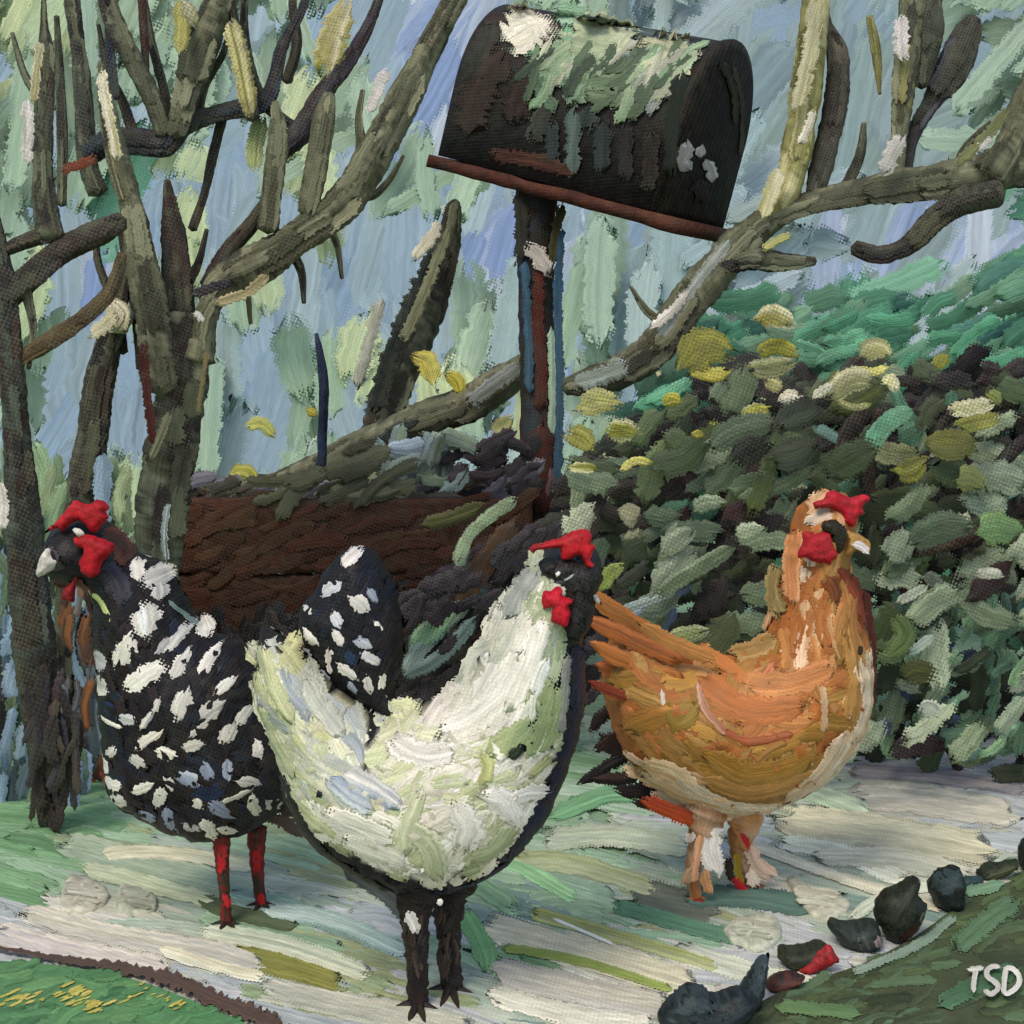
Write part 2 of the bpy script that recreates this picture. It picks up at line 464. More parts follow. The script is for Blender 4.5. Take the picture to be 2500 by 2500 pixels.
GP = {'g': ['9CB894', 'A6C09C'], 's': ['B4BEA8', 'C2C8B2', 'A8B8A4'], 'c': ['D2CEBA', 'DAD4C4', 'C8C8B2'], 'l': ['BCC0BC', 'B6BCBA', 'C8C8C4'],
      'o': ['A2A878', 'AEB284', '98A880'], 'k': ['8AA094', '80988C', '98AA9E'], 'G': ['86AC7C', '7AA272', '94B88A'], 'd': ['5A6444', '4C5A3C', '66744E'],
      'm': ['A6C6A2', '9EBC9E', 'B8CCB0'], 'b': ['6A5040', '7C6654']}
GR = ["GGGGGGGGGGGGGGmmmmmmmllll", "GGGGooggggggggmmsslssslll", "GGogsggokgkkgmmsslsscclcl", "Ggscsssoskkgkmmsgscsscccs",
      "llccssggsllgkgGmoslsskcsl", "lccclssoolsgGGccssllcclss", "lccclclocolskGsccllcssccc", "lccclclclcsssksccccsccccc"]
def gcell(x, y):
    return GR[int(min(max((y - 1800) // 100, 0), 7))][int(min(max(x // 100, 0), 24))]
mb = MB()
G1 = on_ground(0.003)
ys = []
for k in range(1500):
    ys.append((random.uniform(1800, 2760), random.uniform(-500, 3000)))
for y, x in ys:
    c = gcell(x, y)
    Lg = random.uniform(140, 420); w = random.uniform(24, 64) * (0.6 + 0.4 * (y - 1700) / 800)
    a = R(random.gauss(13 if y > 2050 else 6, 5)) if x < 2500 else R(10)
    dx, dy = math.cos(a) * Lg / 2, math.sin(a) * Lg / 2
    stroke(mb, [(x - dx, y - dy), (x, y + random.gauss(-6, 5)), (x + dx, y + dy)], w, G1, random.sample(GP[c], 2), th=3.5, n=11, step=12, rag=0.08, lift=random.uniform(0, 5))
GS = [([(1150, 2090), (1260, 2120), (1400, 2200)], 40, ['7FAE80', '8FB88C'], 9), ([(1900, 1930), (2000, 1950), (2120, 1990)], 50, ['A9BEA0', 'B8C6AE'], 9), ([(1900, 2060), (2060, 2090), (2200, 2150)], 60, ['C4C6B4', 'B4BAAC'], 9), ([(2080, 2250), (2180, 2190), (2320, 2170)], 34, ['A9B4A4', 'C0C4B4'], 10),
      ([(650, 2230), (820, 2260), (1000, 2340)], 44, ['A4B4B0', '8EA6A0'], 10), ([(500, 2280), (700, 2320), (900, 2390)], 50, ['B4C0AC', 'C8C8B0'], 9), ([(1200, 2440), (1400, 2490), (1600, 2510)], 60, ['B4B4A8', 'C4C0B2'], 9),
    ([(150, 2065), (330, 2110), (560, 2170), (660, 2210)], 70, ['8E9E8A', 'A3AD98'], 6), ([(250, 2095), (400, 2090), (620, 2125)], 40, ['C9C4AA', 'B9B99C'], 8),
    ([(200, 2130), (330, 2160), (520, 2210)], 45, ['B3B79C', 'A1AB90'], 9), ([(560, 2190), (800, 2260), (980, 2330)], 55, ['7F9690', '6E8A80'], 8),
    ([(560, 2340), (700, 2370), (840, 2415)], 70, ['74743A', '84844A'], 8), ([(390, 2330), (520, 2370), (640, 2400)], 34, ['DCD3BC', 'CFC6AE'], 12),
    ([(60, 2240), (260, 2290), (500, 2330), (640, 2370)], 60, ['BDB7A8', 'A7A5A0'], 9), ([(0, 2290), (200, 2340), (420, 2380)], 70, ['B0A9A8', 'C2BAB0'], 8),
    ([(640, 2420), (900, 2470), (1150, 2520)], 60, ['9FA39B', 'B5B2A4'], 8), ([(1180, 2270), (1400, 2330), (1700, 2420)], 85, ['B4B09A', 'C0BBA2'], 8),
    ([(1200, 2380), (1450, 2440), (1640, 2470)], 80, ['A5A29C', 'B4AFA0'], 9), ([(1230, 2325), (1420, 2360), (1640, 2430)], 24, ['75863F', '87935A'], 12),
    ([(1300, 2240), (1480, 2290), (1750, 2370)], 36, ['8A9150', '9AA07A'], 10), ([(1260, 2110), (1400, 2120), (1600, 2180)], 55, ['95A075', 'A6AD90'], 9),
    ([(1330, 2060), (1500, 2050), (1680, 2080)], 60, ['9AA596', 'A9B09A'], 9), ([(1350, 2000), (1480, 1950), (1570, 1950)], 50, ['6E9A76', '5B8C69'], 9),
    ([(2090, 1950), (2260, 1965), (2480, 2000)], 80, ['A8A49A', 'B6B0A0'], 9), ([(2080, 1890), (2300, 1905), (2500, 1935)], 40, ['8E8A90', '9A9496'], 8),
    ([(1900, 2010), (2150, 2040), (2420, 2090)], 90, ['B7B39A', 'C1BBA2'], 10), ([(1990, 2100), (2200, 2110), (2360, 2150)], 60, ['AEAC9C', '9DA398'], 10),
    ([(1680, 2200), (1820, 2200), (1980, 2225)], 60, ['3E5A58', '4C6762'], 10), ([(1560, 2190), (1650, 2215), (1760, 2240)], 90, ['5E6660', '6B716A'], 8),  # dark strokes paint in the shadow below the orange hen
    ([(1500, 2220), (1640, 2260), (1800, 2300)], 40, ['4C7560', '5C856E'], 10), ([(850, 2120), (960, 2200), (1000, 2260)], 60, ['33383A', '475052'], 8),  # last stroke paints in the shadow beside the white hen's legs
    ([(1130, 2230), (1180, 2330), (1190, 2380)], 60, ['5D8C60', '6F9F6C'], 9), ([(1120, 2140), (1200, 2190), (1260, 2230)], 60, ['5E7F68', '76987A'], 8),
    ([(480, 2200), (560, 2235), (720, 2270)], 40, ['46523E', '5A6650'], 9), ([(1350, 2255), (1500, 2320)], 8, ['E3DCC6'], 14), ([(1800, 2060), (2040, 2150), (2300, 2230)], 30, ['C9C3B0', 'B4B4A4'], 12),  # first stroke paints in shadow around the speckled hen's feet
    ([(1650, 2330), (1850, 2390), (2000, 2420)], 60, ['A9B0A4', 'BDBCA8'], 9),
]
for p, w, c, l in GS:
    cc = [''.join('%02X' % min(255, int(int(h[i:i + 2], 16) * 1.13 + (12, 10, 2)[i // 2])) for i in (0, 2, 4)) for h in c]
    stroke(mb, p, w, G1, cc, th=4, n=11, step=10, lift=l, streak=0.8, rag=0.06)
kind(mb.build('path', M['ground'], origin=(0, 0, 0)), 'structure')

# grass at the two lower corners
def turf(poly, n, cols, ang, name, label, base=0.008, extra=()):
    mb = MB()
    Q = rounded(poly, 40)
    pts = [Vector((float(a), float(b))) for a, b in Q]
    v, _, f, *_r = delaunay_2d_cdt(pts, [(i, (i + 1) % len(pts)) for i in range(len(pts))], [], 1, 1e-4)
    A = np.array([[q.x, q.y] for q in v]); P = on_ground(base)(A[:, 0], A[:, 1], np.zeros(len(A)))
    mb.add(P, [tuple(x) for x in f], np.tile(lin(cols[0]), (len(A), 1)))
    mp = on_ground(base)
    fill(mb, poly, n, cols, (50, 170), (14, 34), ang, mp, spread=14, th=4, n=5)
    for (p, w, c) in extra: stroke(mb, p, w, mp, c, th=4, lift=8, n=6)
    # short blades standing up
    for k in range(n * 2):
        x = random.uniform(Q[:, 0].min(), Q[:, 0].max()); y = random.uniform(Q[:, 1].min(), Q[:, 1].max())
        if not inside(Q, np.array([x]), np.array([y]))[0]: continue
        g = gpt(x, y); D = g[1]
        hh = random.uniform(10, 26)
        stroke(mb, [(x, y + 2), (x + random.gauss(0, 6), y - hh)], random.uniform(4, 8), upright(D), cols, th=1, n=3, step=8, ends=(0.3, 1.5))
    return kind(mb.build(name, M['ground']), 'stuff', label)
yf = []
for (cx, cy, q) in [(60, 2465, 12), (190, 2450, 22), (230, 2480, 16), (420, 2470, 9), (330, 2450, 6)]:
    for _ in range(q):
        x = cx + random.gauss(0, 24); y = min(2495, cy + random.gauss(0, 12)); Lq = random.uniform(6, 20)
        yf.append(([(x - Lq, y + Lq * .4), (x + Lq, y - Lq * .4)], random.uniform(4, 9), ['C9B95A', 'B3B055', 'D6C66A']))
turf([(-500, 2330), (0, 2365), (160, 2378), (330, 2412), (450, 2455), (600, 2520), (760, 2620), (800, 2760), (-500, 2760)], 260, ['5C8A5A', '4E7E52', '6E9A62'], -15, 'grass', 'bright green grass with yellow flecks at the path edge', extra=yf)
turf([(1730, 2560), (1850, 2470), (1960, 2420), (2110, 2370), (2240, 2300), (2370, 2210), (2500, 2160), (2900, 2090), (2900, 2760), (1650, 2760)], 300, ['4A5238', '3D4630', '5A7050', '56653F'], -20, 'grass', 'dark olive grass beyond the row of black stones',
     extra=[([(1900, 2480), (2100, 2500)], 40, ['6E8A58', '5E7A50']), ([(2290, 2480), (2400, 2420), (2480, 2390)], 50, ['5E8260', '4F7350']), ([(2350, 2200), (2450, 2180)], 30, ['7A9A78', '6B8B6B']), ([(2080, 2400), (2240, 2330), (2330, 2260)], 26, ['93A38F', '7F977E']), ([(2330, 2340), (2420, 2260), (2490, 2220)], 60, ['6A8560', '5B7656'])])
# dark soil edge of the path, lower left
mb = MB()
stroke(mb, [(-300, 2290), (0, 2338), (160, 2366), (330, 2392), (430, 2420), (520, 2462), (640, 2510), (760, 2580)], 30, on_ground(0.009), ['3A2A24', '5C4A40'], th=4, n=11, step=7, rag=0.3, wprof=[.4, .35, .45, .8, 1.4, 1.7, 1.2], lift=4)
kind(mb.build('soil_edge', M['ground']), 'structure')
# ------------------------------------------------------------------ undergrowth behind the hens at the left
mb = MB()
def up_at(D0, D1):
    def f(x, y): return upright(random.uniform(D0, D1))
    f.fresh = True
    return f
fill(mb, [(-500, 1150), (330, 1150), (330, 1700), (240, 1900), (-500, 1920)], 380, lambda x, y: random.choice([['8FA880', '7C9A74'], ['A9B68A', '8CA07A'], ['5A6B56', '4A5648'], ['8098A8', '8FA4B4']] + ([['7F96AC', '8CA2B8'], ['6E8494', '8098A8'], ['4A4448', '3A3436']] if y > 1500 else [])), (90, 220), (24, 50), 92, up_at(2.2, 2.8))
fill(mb, [(-300, 1780), (240, 1780), (215, 1960), (-300, 1990)], 80, lambda x, y: random.choice([['7F96AC', '8CA2B8'], ['8FA3B0', '7A92A0'], ['5C6E78', '4E5C62'], ['6A8468', '7C9474']]), (90, 160), (24, 48), 90, up_at(2.02, 2.12))
fill(mb, [(60, 1700), (200, 1700), (190, 1960), (90, 1960)], 34, ['2E2624', '3A2E2A', '33303A', '4A3C34'], (110, 220), (14, 34), 91, up_at(1.88, 1.93))
fill(mb, [(150, 1380), (250, 1400), (250, 1980), (150, 2000)], 45, ['4A342A', '3C3234', '6E7F84', '8A5A34'], (90, 200), (14, 30), 92, up_at(2.15, 2.3))
kind(mb.build('undergrowth', M['mid']), 'stuff', 'tall soft green undergrowth behind the speckled hen')

# ------------------------------------------------------------------ trees
DARK = ['2E2422', '3B2E28', '4F4A38', '2E2E2A']
OLIV = ['5E5D46', '74735A', '45412F', '8A876A', '38342A']
MIXD = ['2E2624', '54523E', '70725A', '2A2626', '5A5C46', '3A2E28']
CRM = ['D8CFB4', 'C2BA96']
OLV2 = ['8A8450', 'A39C62', '6F6C3C']
def bark(mb, pts, cols, D):
    # long flat brush marks of bark lying along the near side of a limb
    P = smooth_path([tuple(p[:3]) for p in pts], 20)
    n = len(P); k = 0
    while k < n - 2:
        ln = min(n - 1 - k, random.randint(4, 10))
        for off in (-0.55, 0.0, 0.5):
            if random.random() < 0.35 or ln < 2: continue
            seg = P[k:k + ln + 1:max(1, ln // 3)]
            r = seg[:, 2].mean()
            if len(seg) < 2 or r < 9: continue
            T = np.gradient(seg[:, :2], axis=0); T /= np.linalg.norm(T, axis=1)[:, None] + 1e-9
            q = seg[:, :2] + np.stack([-T[:, 1], T[:, 0]], 1) * off * seg[:, 2:3]
            dp = math.sqrt(1 - off * off) * 1.02
            stroke(mb, [tuple(x) for x in q], r * random.uniform(0.6, 1.0), upright(D - dp * r * D / F), [random.choice(cols), random.choice(cols)], th=3, n=7, step=9, rag=0.14, ends=(0.5, 0.8))
        k += max(2, ln - 2)
def tree(name, label, D, trunk, limbs, marks=(), leaves=(), group='bare trees around the hens', tcols=None):
    bx, by = trunk[0][0], trunk[0][1]
    g = V3(trunk[0][0], trunk[0][1], D); t = thing(name, label, 'tree', (float(g[0]), D, 0.0), group)
    mb = MB(); tube(mb, trunk, tcols or MIXD, D, step=9); bark(mb, trunk, tcols or MIXD, D)
    tr = mb.build('trunk', M['bark'], t)
    for L in limbs:
        cols = L[1]; dd = L[2] if len(L) > 2 else 0
        mb = MB(); tube(mb, L[0], cols, D + dd, step=9); bark(mb, L[0], cols, D + dd)
        mb.build('branch', M['bark'], t)
    for (p, w, c, dd) in marks:
        mb = MB(); stroke(mb, p, w, upright(D + dd), c, th=6, n=9, step=6, streak=0.8, rag=0.16)
        mb.build('bark_and_highlight_mark', M['bark'], t)  # pale marks are painted highlights; dark and rust ones are bark tones
    for (p, w, c, dd) in leaves:
        mb = MB(); stroke(mb, p, w, upright(D + dd, random.uniform(-.5, .5), random.uniform(-.3, .3), p[0][0], p[0][1]), c, th=7, n=8, step=7, streak=0.8, ends=(0.7, 0.9))
        mb.build('leaf', M['leaf'], t)
    return t

# far left tree: two stems standing in the undergrowth
tree('bare_tree', 'dark bare tree at the left border with crossing limbs', 1.95,
     [(118, 2012, 24), (112, 1900, 36), (90, 1650, 50), (70, 1450, 50), (55, 1250, 42), (40, 1050, 34), (25, 850, 30), (15, 700, 24), (-20, 520, 20), (-40, 300, 16)],
     [([(15, 740, 26), (60, 690, 34), (150, 615, 32), (240, 570, 30), (300, 540, 22)], DARK),
      ([(-20, 625, 14), (60, 590, 18), (125, 570, 22)], DARK), ([(60, 700, 14), (80, 800, 10), (70, 900, 5)], MIXD), ([(110, 260, 12), (60, 180, 9), (30, 80, 5)], MIXD), ([(125, 580, 34), (108, 470, 26), (105, 330, 24), (112, 200, 22), (112, 120, 20), (108, 50, 9), (108, -40, 4)], MIXD),
      ([(30, 890, 14), (110, 840, 22), (200, 780, 22), (270, 710, 18), (300, 620, 12)], ['4A3A24', '5C4C30', '3A2C22'])],
     marks=[([(98, 100), (90, 170), (82, 250)], 26, ['D8CFB8', '9A915A'], -.045), ([(66, 250), (70, 320), (66, 400)], 30, ['DDD3CB', 'C8BDB4'], -.05),
            ([(0, 1180), (8, 1230), (0, 1290)], 30, ['DCD2C6', 'C7BDAE'], -.06)], tcols=['2E2622', '3E3A2E', '2A2A2A', '4A5044', '33251E'])
tree('slender_tree', 'slim olive tree behind the speckled hen head, pale at its fork', 2.25,
     [(175, 1900, 24), (168, 1700, 26), (170, 1450, 30), (200, 1250, 38), (225, 1080, 40), (245, 930, 36), (278, 800, 30), (300, 700, 16), (315, 580, 14), (300, 430, 10)],
     [([(278, 800, 30), (292, 770, 34), (270, 740, 20)], ['CFC6A6', 'A79F78', 'DDD5B8'], -.02), ([(240, 470, 24), (215, 400, 24), (205, 260, 22), (195, 150, 20), (178, 20, 18), (170, -60, 14)], MIXD)],
     marks=[([(215, 820), (250, 800), (285, 770)], 40, ['CFC6A6', 'B8AF88'], -.05)])
# main tree
tree('forked_tree', 'forked olive grey tree with many raised limbs behind the speckled hen', 2.2,
     [(385, 1900, 66), (380, 1600, 64), (385, 1380, 62), (400, 1200, 66), (425, 1060, 62), (445, 920, 60), (450, 830, 60), (455, 770, 50)],
     [([(400, 950, 40), (375, 780, 42), (350, 660, 38), (330, 540, 30), (300, 430, 28), (275, 330, 26), (255, 220, 16), (246, 150, 6)], OLIV, -.03),
      ([(450, 860, 38), (435, 700, 34), (425, 580, 30), (415, 500, 18), (408, 440, 8)], DARK),
      ([(485, 880, 36), (505, 770, 30), (530, 730, 22)], OLIV, -.02),
      ([(500, 740, 20), (540, 690, 40), (640, 640, 44), (740, 570, 42), (835, 500, 42), (910, 385, 40), (985, 245, 36), (1060, 95, 30), (1110, 0, 26), (1160, -90, 22)], OLIV, -.01),
      ([(505, 700, 20), (560, 610, 22), (620, 540, 20), (665, 460, 8)], DARK, .02),
      ([(215, 385, 22), (260, 350, 34), (330, 345, 34), (400, 350, 34), (450, 305, 24), (540, 275, 22), (640, 250, 24), (668, 200, 18), (690, 110, 16), (735, 30, 12), (760, -60, 10)], ['2A2430', '2C2522', '33292C', '1E2436'], .04),
      ([(400, 330, 22), (370, 240, 22), (320, 140, 24), (280, 60, 26), (250, -40, 22)], MIXD, .03),
      ([(360, 200, 6), (352, 80, 10), (345, -40, 10)], ['4A2C26', '3A2A26'], .05),
      ([(430, 330, 22), (455, 230, 34), (490, 110, 44), (530, 20, 40), (560, -60, 30)], OLIV + ['4A4636'], .02),
      ([(262, 50, 6), (268, 130, 14), (282, 240, 10)], ['1E2236', '2A2A34'], .03),
      ([(680, 375, 22), (745, 310, 28), (790, 225, 24), (850, 150, 20), (905, 50, 14), (940, -50, 10)], ['3A2C30', '2E2624', '433A44'], .05),
      ([(655, 560, 26), (668, 440, 26), (680, 330, 24), (672, 250, 10)], OLIV, -.02),
      ([(750, 520, 24), (775, 400, 28), (792, 290, 26), (805, 230, 14)], OLIV, -.02),
      ([(505, 560, 5), (485, 640, 10), (445, 720, 16), (420, 800, 18)], DARK, .05), ([(300, 860, 14), (285, 760, 12), (240, 640, 10), (235, 540, 5)], DARK, .06), ([(345, 900, 12), (330, 760, 12), (300, 600, 9), (285, 520, 4)], DARK, .05),
      ([(150, 500, 12), (152, 350, 14), (146, 180, 11), (138, 40, 7)], MIXD, .10), ([(640, 250, 14), (610, 160, 12), (596, 60, 10), (600, -40, 8)], MIXD, .07), ([(420, 330, 12), (400, 220, 12), (372, 110, 10), (352, 0, 8)], MIXD, .08),
      ([(700, 200, 12), (725, 110, 12), (715, 20, 10), (720, -60, 8)], DARK, .08), ([(860, 470, 12), (905, 480, 10), (950, 440, 8), (985, 380, 4)], OLIV, .05), ([(560, 640, 12), (600, 700, 9), (612, 790, 5)], OLIV, .06),
      ([(780, 530, 10), (820, 590, 9), (835, 680, 5)], OLIV, .06), ([(545, 280, 12), (520, 380, 12), (500, 470, 10), (470, 560, 12)], DARK, .07), ([(330, 345, 14), (300, 250, 12), (262, 170, 9), (240, 60, 5)], DARK, .06), ([(700, 600, 14), (735, 660, 10), (742, 740, 5)], MIXD, .03),
      ([(480, 300, 12), (500, 210, 10), (545, 130, 8), (560, 60, 4)], MIXD, .05), ([(640, 250, 14), (690, 290, 12), (745, 320, 10)], ['2A2430', '33292C'], .05), ([(860, 460, 16), (880, 360, 14), (875, 290, 9), (885, 220, 5)], OLIV, .02),
      ([(560, 610, 14), (545, 700, 12), (520, 780, 6)], DARK, .05), ([(960, 300, 12), (1000, 240, 10), (1010, 160, 5)], MIXD, .04),
      ([(615, 290, 18), (600, 180, 12), (575, 60, 10), (560, -40, 8)], MIXD, .02)],
     marks=[([(246, 175), (255, 230), (275, 330), (285, 390)], 30, ['DDD3BC', '9E9658'], -.07), ([(150, 415), (200, 400), (235, 385)], 26, ['6A2E1E', '7A3A24'], -.02),
            ([(945, 170), (925, 215), (902, 275)], 30, ['DAD0CC', 'C9BFB6'], -.08), ([(530, 740), (600, 715), (650, 675)], 26, ['C6B58A', '8A7F58'], -.12),
            ([(470, 765), (485, 770), (495, 785)], 18, ['D0CCC2'], -.08), ([(475, 720), (520, 700), (560, 690)], 26, ['3A2522', '1E2236'], -.1),
            ([(350, 830), (355, 930), (375, 1080)], 26, ['4A2420', '5A2A22'], -.10), ([(505, 860), (490, 960), (484, 1010)], 12, ['8A7A4A', '6A6040'], -.11),
            ([(415, 1010), (390, 1070), (368, 1120)], 22, ['8C8868', '5B5A44'], -.12), ([(410, 1230), (400, 1300), (405, 1370)], 18, ['B8C0B8', '2A3A44'], -.11)],
     leaves=[([(795, 185), (810, 100), (850, 5)], 80, ['8A8238', 'C9C09A'], -.02), ([(562, 45), (585, 140), (612, 275)], 50, ['D2C890', '7A7430'], -.02),
             ([(445, 5), (462, 25), (478, 62)], 34, ['DDD4B4', 'B0A66A'], -.06), ([(440, 130), (445, 60), (440, 0)], 44, ['9A9450', '6F6E3C'], -.04), ([(620, 420), (625, 340), (640, 290)], 44, ['C2C28E', '8FA060'], .05)])
# middle tree, behind the timber bed
tree('leaning_tree', 'leaning olive tree left of the mailbox post with a sagging limb', 3.1,
     [(850, 1640, 44), (865, 1500, 44), (880, 1330, 46), (895, 1200, 46), (915, 1100, 46), (950, 990, 44), (1000, 880, 40), (1050, 760, 38), (1085, 640, 34), (1105, 530, 24), (1112, 490, 10)],
     [([(1300, 885, 26), (1220, 940, 44), (1140, 990, 46), (1050, 1020, 44), (960, 1060, 40), (850, 1100, 34), (720, 1160, 26), (560, 1205, 16)], OLIV, -.07)],
     marks=[([(1070, 545), (1045, 590), (1008, 632)], 32, ['DDD5BE', 'CBC2A8'], -.1), ([(928, 735), (905, 820), (872, 945)], 34, ['C9C6B0', 'A8AC9A'], -.12),
            ([(1075, 600), (1010, 730), (960, 850), (910, 1010)], 48, ['1E2222', '2A2E28'], -.07), ([(1275, 890), (1240, 915), (1140, 985)], 40, ['8C908A', '6F7468'], -.13),
            ([(935, 1060), (915, 1130), (905, 1200)], 60, ['6A6A50', '565A44'], -.08), ([(1090, 560), (1050, 680), (985, 830)], 30, ['7E7C5C', '6A6A50'], -.09), ([(1020, 1030), (960, 1050), (915, 1095)], 28, ['16181E', '22222A'], -.13)],
     leaves=[([(1015, 870), (1045, 885), (1060, 940)], 60, ['B9A93E', 'C6BC5C'], -.1), ([(1090, 910), (1115, 930), (1125, 965)], 44, ['CFC55A', 'AFA030'], -.1),
             ([(748, 1000), (775, 1012)], 36, ['CFC24A', 'B8AE40'], -.1), ([(600, 1040), (640, 1035), (670, 1065)], 36, ['B8B65A', 'A9AE60'], .1),
             ([(560, 1160), (595, 1150), (630, 1175)], 40, ['C9C46A', 'B3AE3E'], .0), ([(1205, 1060), (1225, 1040), (1250, 1020)], 58, ['C6C08A', '9AA050'], -.1)])
# thin dark sapling
mb = MB(); tube(mb, [(782, 1640, 10), (784, 1300, 11), (786, 1100, 11), (790, 950, 11), (782, 870, 9), (772, 815, 5)], ['14182A', '22304A', '1A1E26'], 2.85, sides=8)
tag(mb.build('sapling', M['bark']), 'thin dark blue sapling stem between the forked and leaning trees', 'sapling')
# right tree, leaning in over the shrub from outside the frame
tree('mossy_tree', 'mossy bare tree reaching in from the right over the shrub', 2.55,
     [(3050, 1782, 90), (3020, 1400, 84), (2900, 900, 74), (2750, 560, 66), (2620, 400, 60), (2500, 400, 58), (2420, 415, 54)],
     [([(2480, 400, 52), (2400, 425, 50), (2280, 445, 44), (2150, 462, 36), (2000, 490, 28), (1900, 525, 30), (1830, 575, 40), (1750, 660, 44), (1680, 740, 44), (1610, 840, 44), (1530, 900, 42), (1450, 930, 36), (1380, 945, 20)], OLIV + ['4A4636'], -.02),
      ([(2420, 430, 40), (2470, 350, 34), (2510, 250, 36), (2560, 100, 30)], OLIV, -.04),
      ([(2440, 470, 34), (2350, 490, 34), (2280, 535, 28), (2220, 595, 24), (2150, 622, 22), (2085, 605, 18)], DARK, -.05),
      ([(1760, 650, 24), (1830, 628, 32), (1900, 640, 24), (1990, 638, 10)], MIXD, -.03),
      ([(1890, 530, 24), (1930, 430, 34), (1955, 300, 38), (1975, 160, 36), (1992, 0, 34), (2000, -80, 30)], OLV2 + ['C9C08E'], -.02),
      ([(1985, 480, 22), (2015, 360, 28), (2040, 240, 30), (2042, 130, 26), (2020, 60, 12), (2010, 0, 8)], ['3A322C', '4A423A', '5B5548'], .0),
      ([(2185, 450, 18), (2195, 320, 20), (2208, 180, 28), (2225, 40, 34), (2235, -60, 30)], OLIV + OLV2[:1], -.01),
      ([(2250, 210, 18), (2262, 100, 36), (2268, 0, 34), (2270, -50, 30)], ['3A3A30', '4B4A3C'], .0),
      ([(2205, 440, 20), (2225, 340, 18), (2275, 250, 24), (2325, 170, 42), (2360, 90, 38), (2378, 45, 18)], ['33302A', '3E382E', '4A4650'], .02),
      ([(2060, 470, 14), (2100, 380, 12), (2110, 300, 6)], OLIV, .03), ([(2330, 430, 14), (2360, 360, 12), (2420, 300, 8)], MIXD, .03), ([(1640, 800, 12), (1580, 760, 10), (1540, 700, 5)], OLIV, .03),
      ([(2148, 230, 4), (2138, 120, 12), (2122, 40, 8)], OLV2, .03)],
     marks=[([(1995, 0), (1975, 140), (1945, 270)], 44, ['C9C2A0', 'B0A87C'], -.07), ([(1985, 270), (1965, 330), (1950, 350)], 22, ['DAD2BC'], -.08),
            ([(1905, 415), (1885, 470), (1860, 530)], 44, ['DCD3B4', 'B3AB6C'], -.07), ([(2200, 45), (2200, 100), (2205, 150)], 38, ['D9CFCB', 'CDC3BC'], -.05),
            ([(2205, 335), (2180, 370), (2158, 420)], 42, ['CFC8C0', 'BDB6AE'], -.08), ([(2425, 335), (2405, 345), (2388, 365)], 30, ['CFC6C0'], -.1),
            ([(1780, 590), (1700, 690), (1610, 820)], 30, ['8F948C', 'A9ABA0'], -.1), ([(1680, 715), (1640, 760), (1590, 800)], 30, ['D9D0C4', 'C6BDB0'], -.11),
            ([(1860, 610), (1890, 590), (1930, 575)], 24, ['B0AC70', '9A9A58'], -.05), ([(1530, 890), (1470, 920), (1400, 940)], 50, ['7A8074', '9AA296'], -.09),
            ([(2340, 400), (2400, 340), (2460, 270)], 30, ['7E7E50', '6A6C44'], -.1)])

# ------------------------------------------------------------------ mailbox on a post
D_M = 2.9
mailbox = thing('mailbox', 'dark round-topped mailbox tilted on a tall reddish post', 'mailbox', tuple(float(v) for v in (V3(1330, 1000, D_M)[0], D_M, 0.0)))
Rb = V3(1455, 262, D_M)
yaw, roll = R(-36), R(17)
ux = np.array([math.cos(yaw) * math.cos(roll), math.sin(yaw) * math.cos(roll), -math.sin(roll)])     # long axis to the right, coming nearer
uz = np.array([math.sin(roll) * math.cos(yaw), math.sin(roll) * math.sin(yaw), math.cos(roll)])
uy = np.cross(uz, ux)
S = D_M / F
Lh, Wd, Hh = 322 * S, 158 * S, 205 * S         # half length, half width, half height
def bx_pt(a, b, c): return Rb + ux * a + uy * b + uz * c
def section(k=1.0, n=26):                       # inverted U
    out = [(-Wd * k, -Hh * k), ]
    for i in range(n + 1):
        t = math.pi * (1 - i / n)
        out.append((math.cos(t) * Wd * k, (-0.05 * Hh + 1.05 * Hh * math.sin(t)) * k))
    out.append((Wd * k, -Hh * k))
    for i in range(1, 8): out.append((Wd * k * (1 - 2 * i / 8), -Hh * k))
    return out
sec = section()
def loft(mb, stations, cols, cap=True, seed=0):
    n = len(sec); V = []; C = []
    cs = [lin(c) for c in cols]
    col_j = rng.integers(0, len(cs), n)
    for (a, k) in stations:
        for j, (b, c) in enumerate(sec):
            q = k * (1 + rng.normal(0, 0.0015))
            V.append(bx_pt(a, b * q, c * q)); C.append(cs[col_j[j]] * (1 + rng.normal(0, 0.1)))
    Fa = [(i * n + j, i * n + (j + 1) % n, (i + 1) * n + (j + 1) % n, (i + 1) * n + j) for i in range(len(stations) - 1) for j in range(n)]
    if cap:
        for s_, a in ((0, stations[0][0]), (len(stations) - 1, stations[-1][0])):
            V.append(bx_pt(a, 0, 0)); C.append(cs[0]); q = len(V) - 1
            for j in range(n): Fa.append((q, s_ * n + (j + 1) % n, s_ * n + j) if s_ == 0 else (q, s_ * n + j, s_ * n + (j + 1) % n))
    mb.add(V, Fa, C)
mb = MB()
loft(mb, [(-Lh + 2 * Lh * i / 24, 1.0) for i in range(25)], ['2A2220', '2E2A28', '26282A', '342622'])
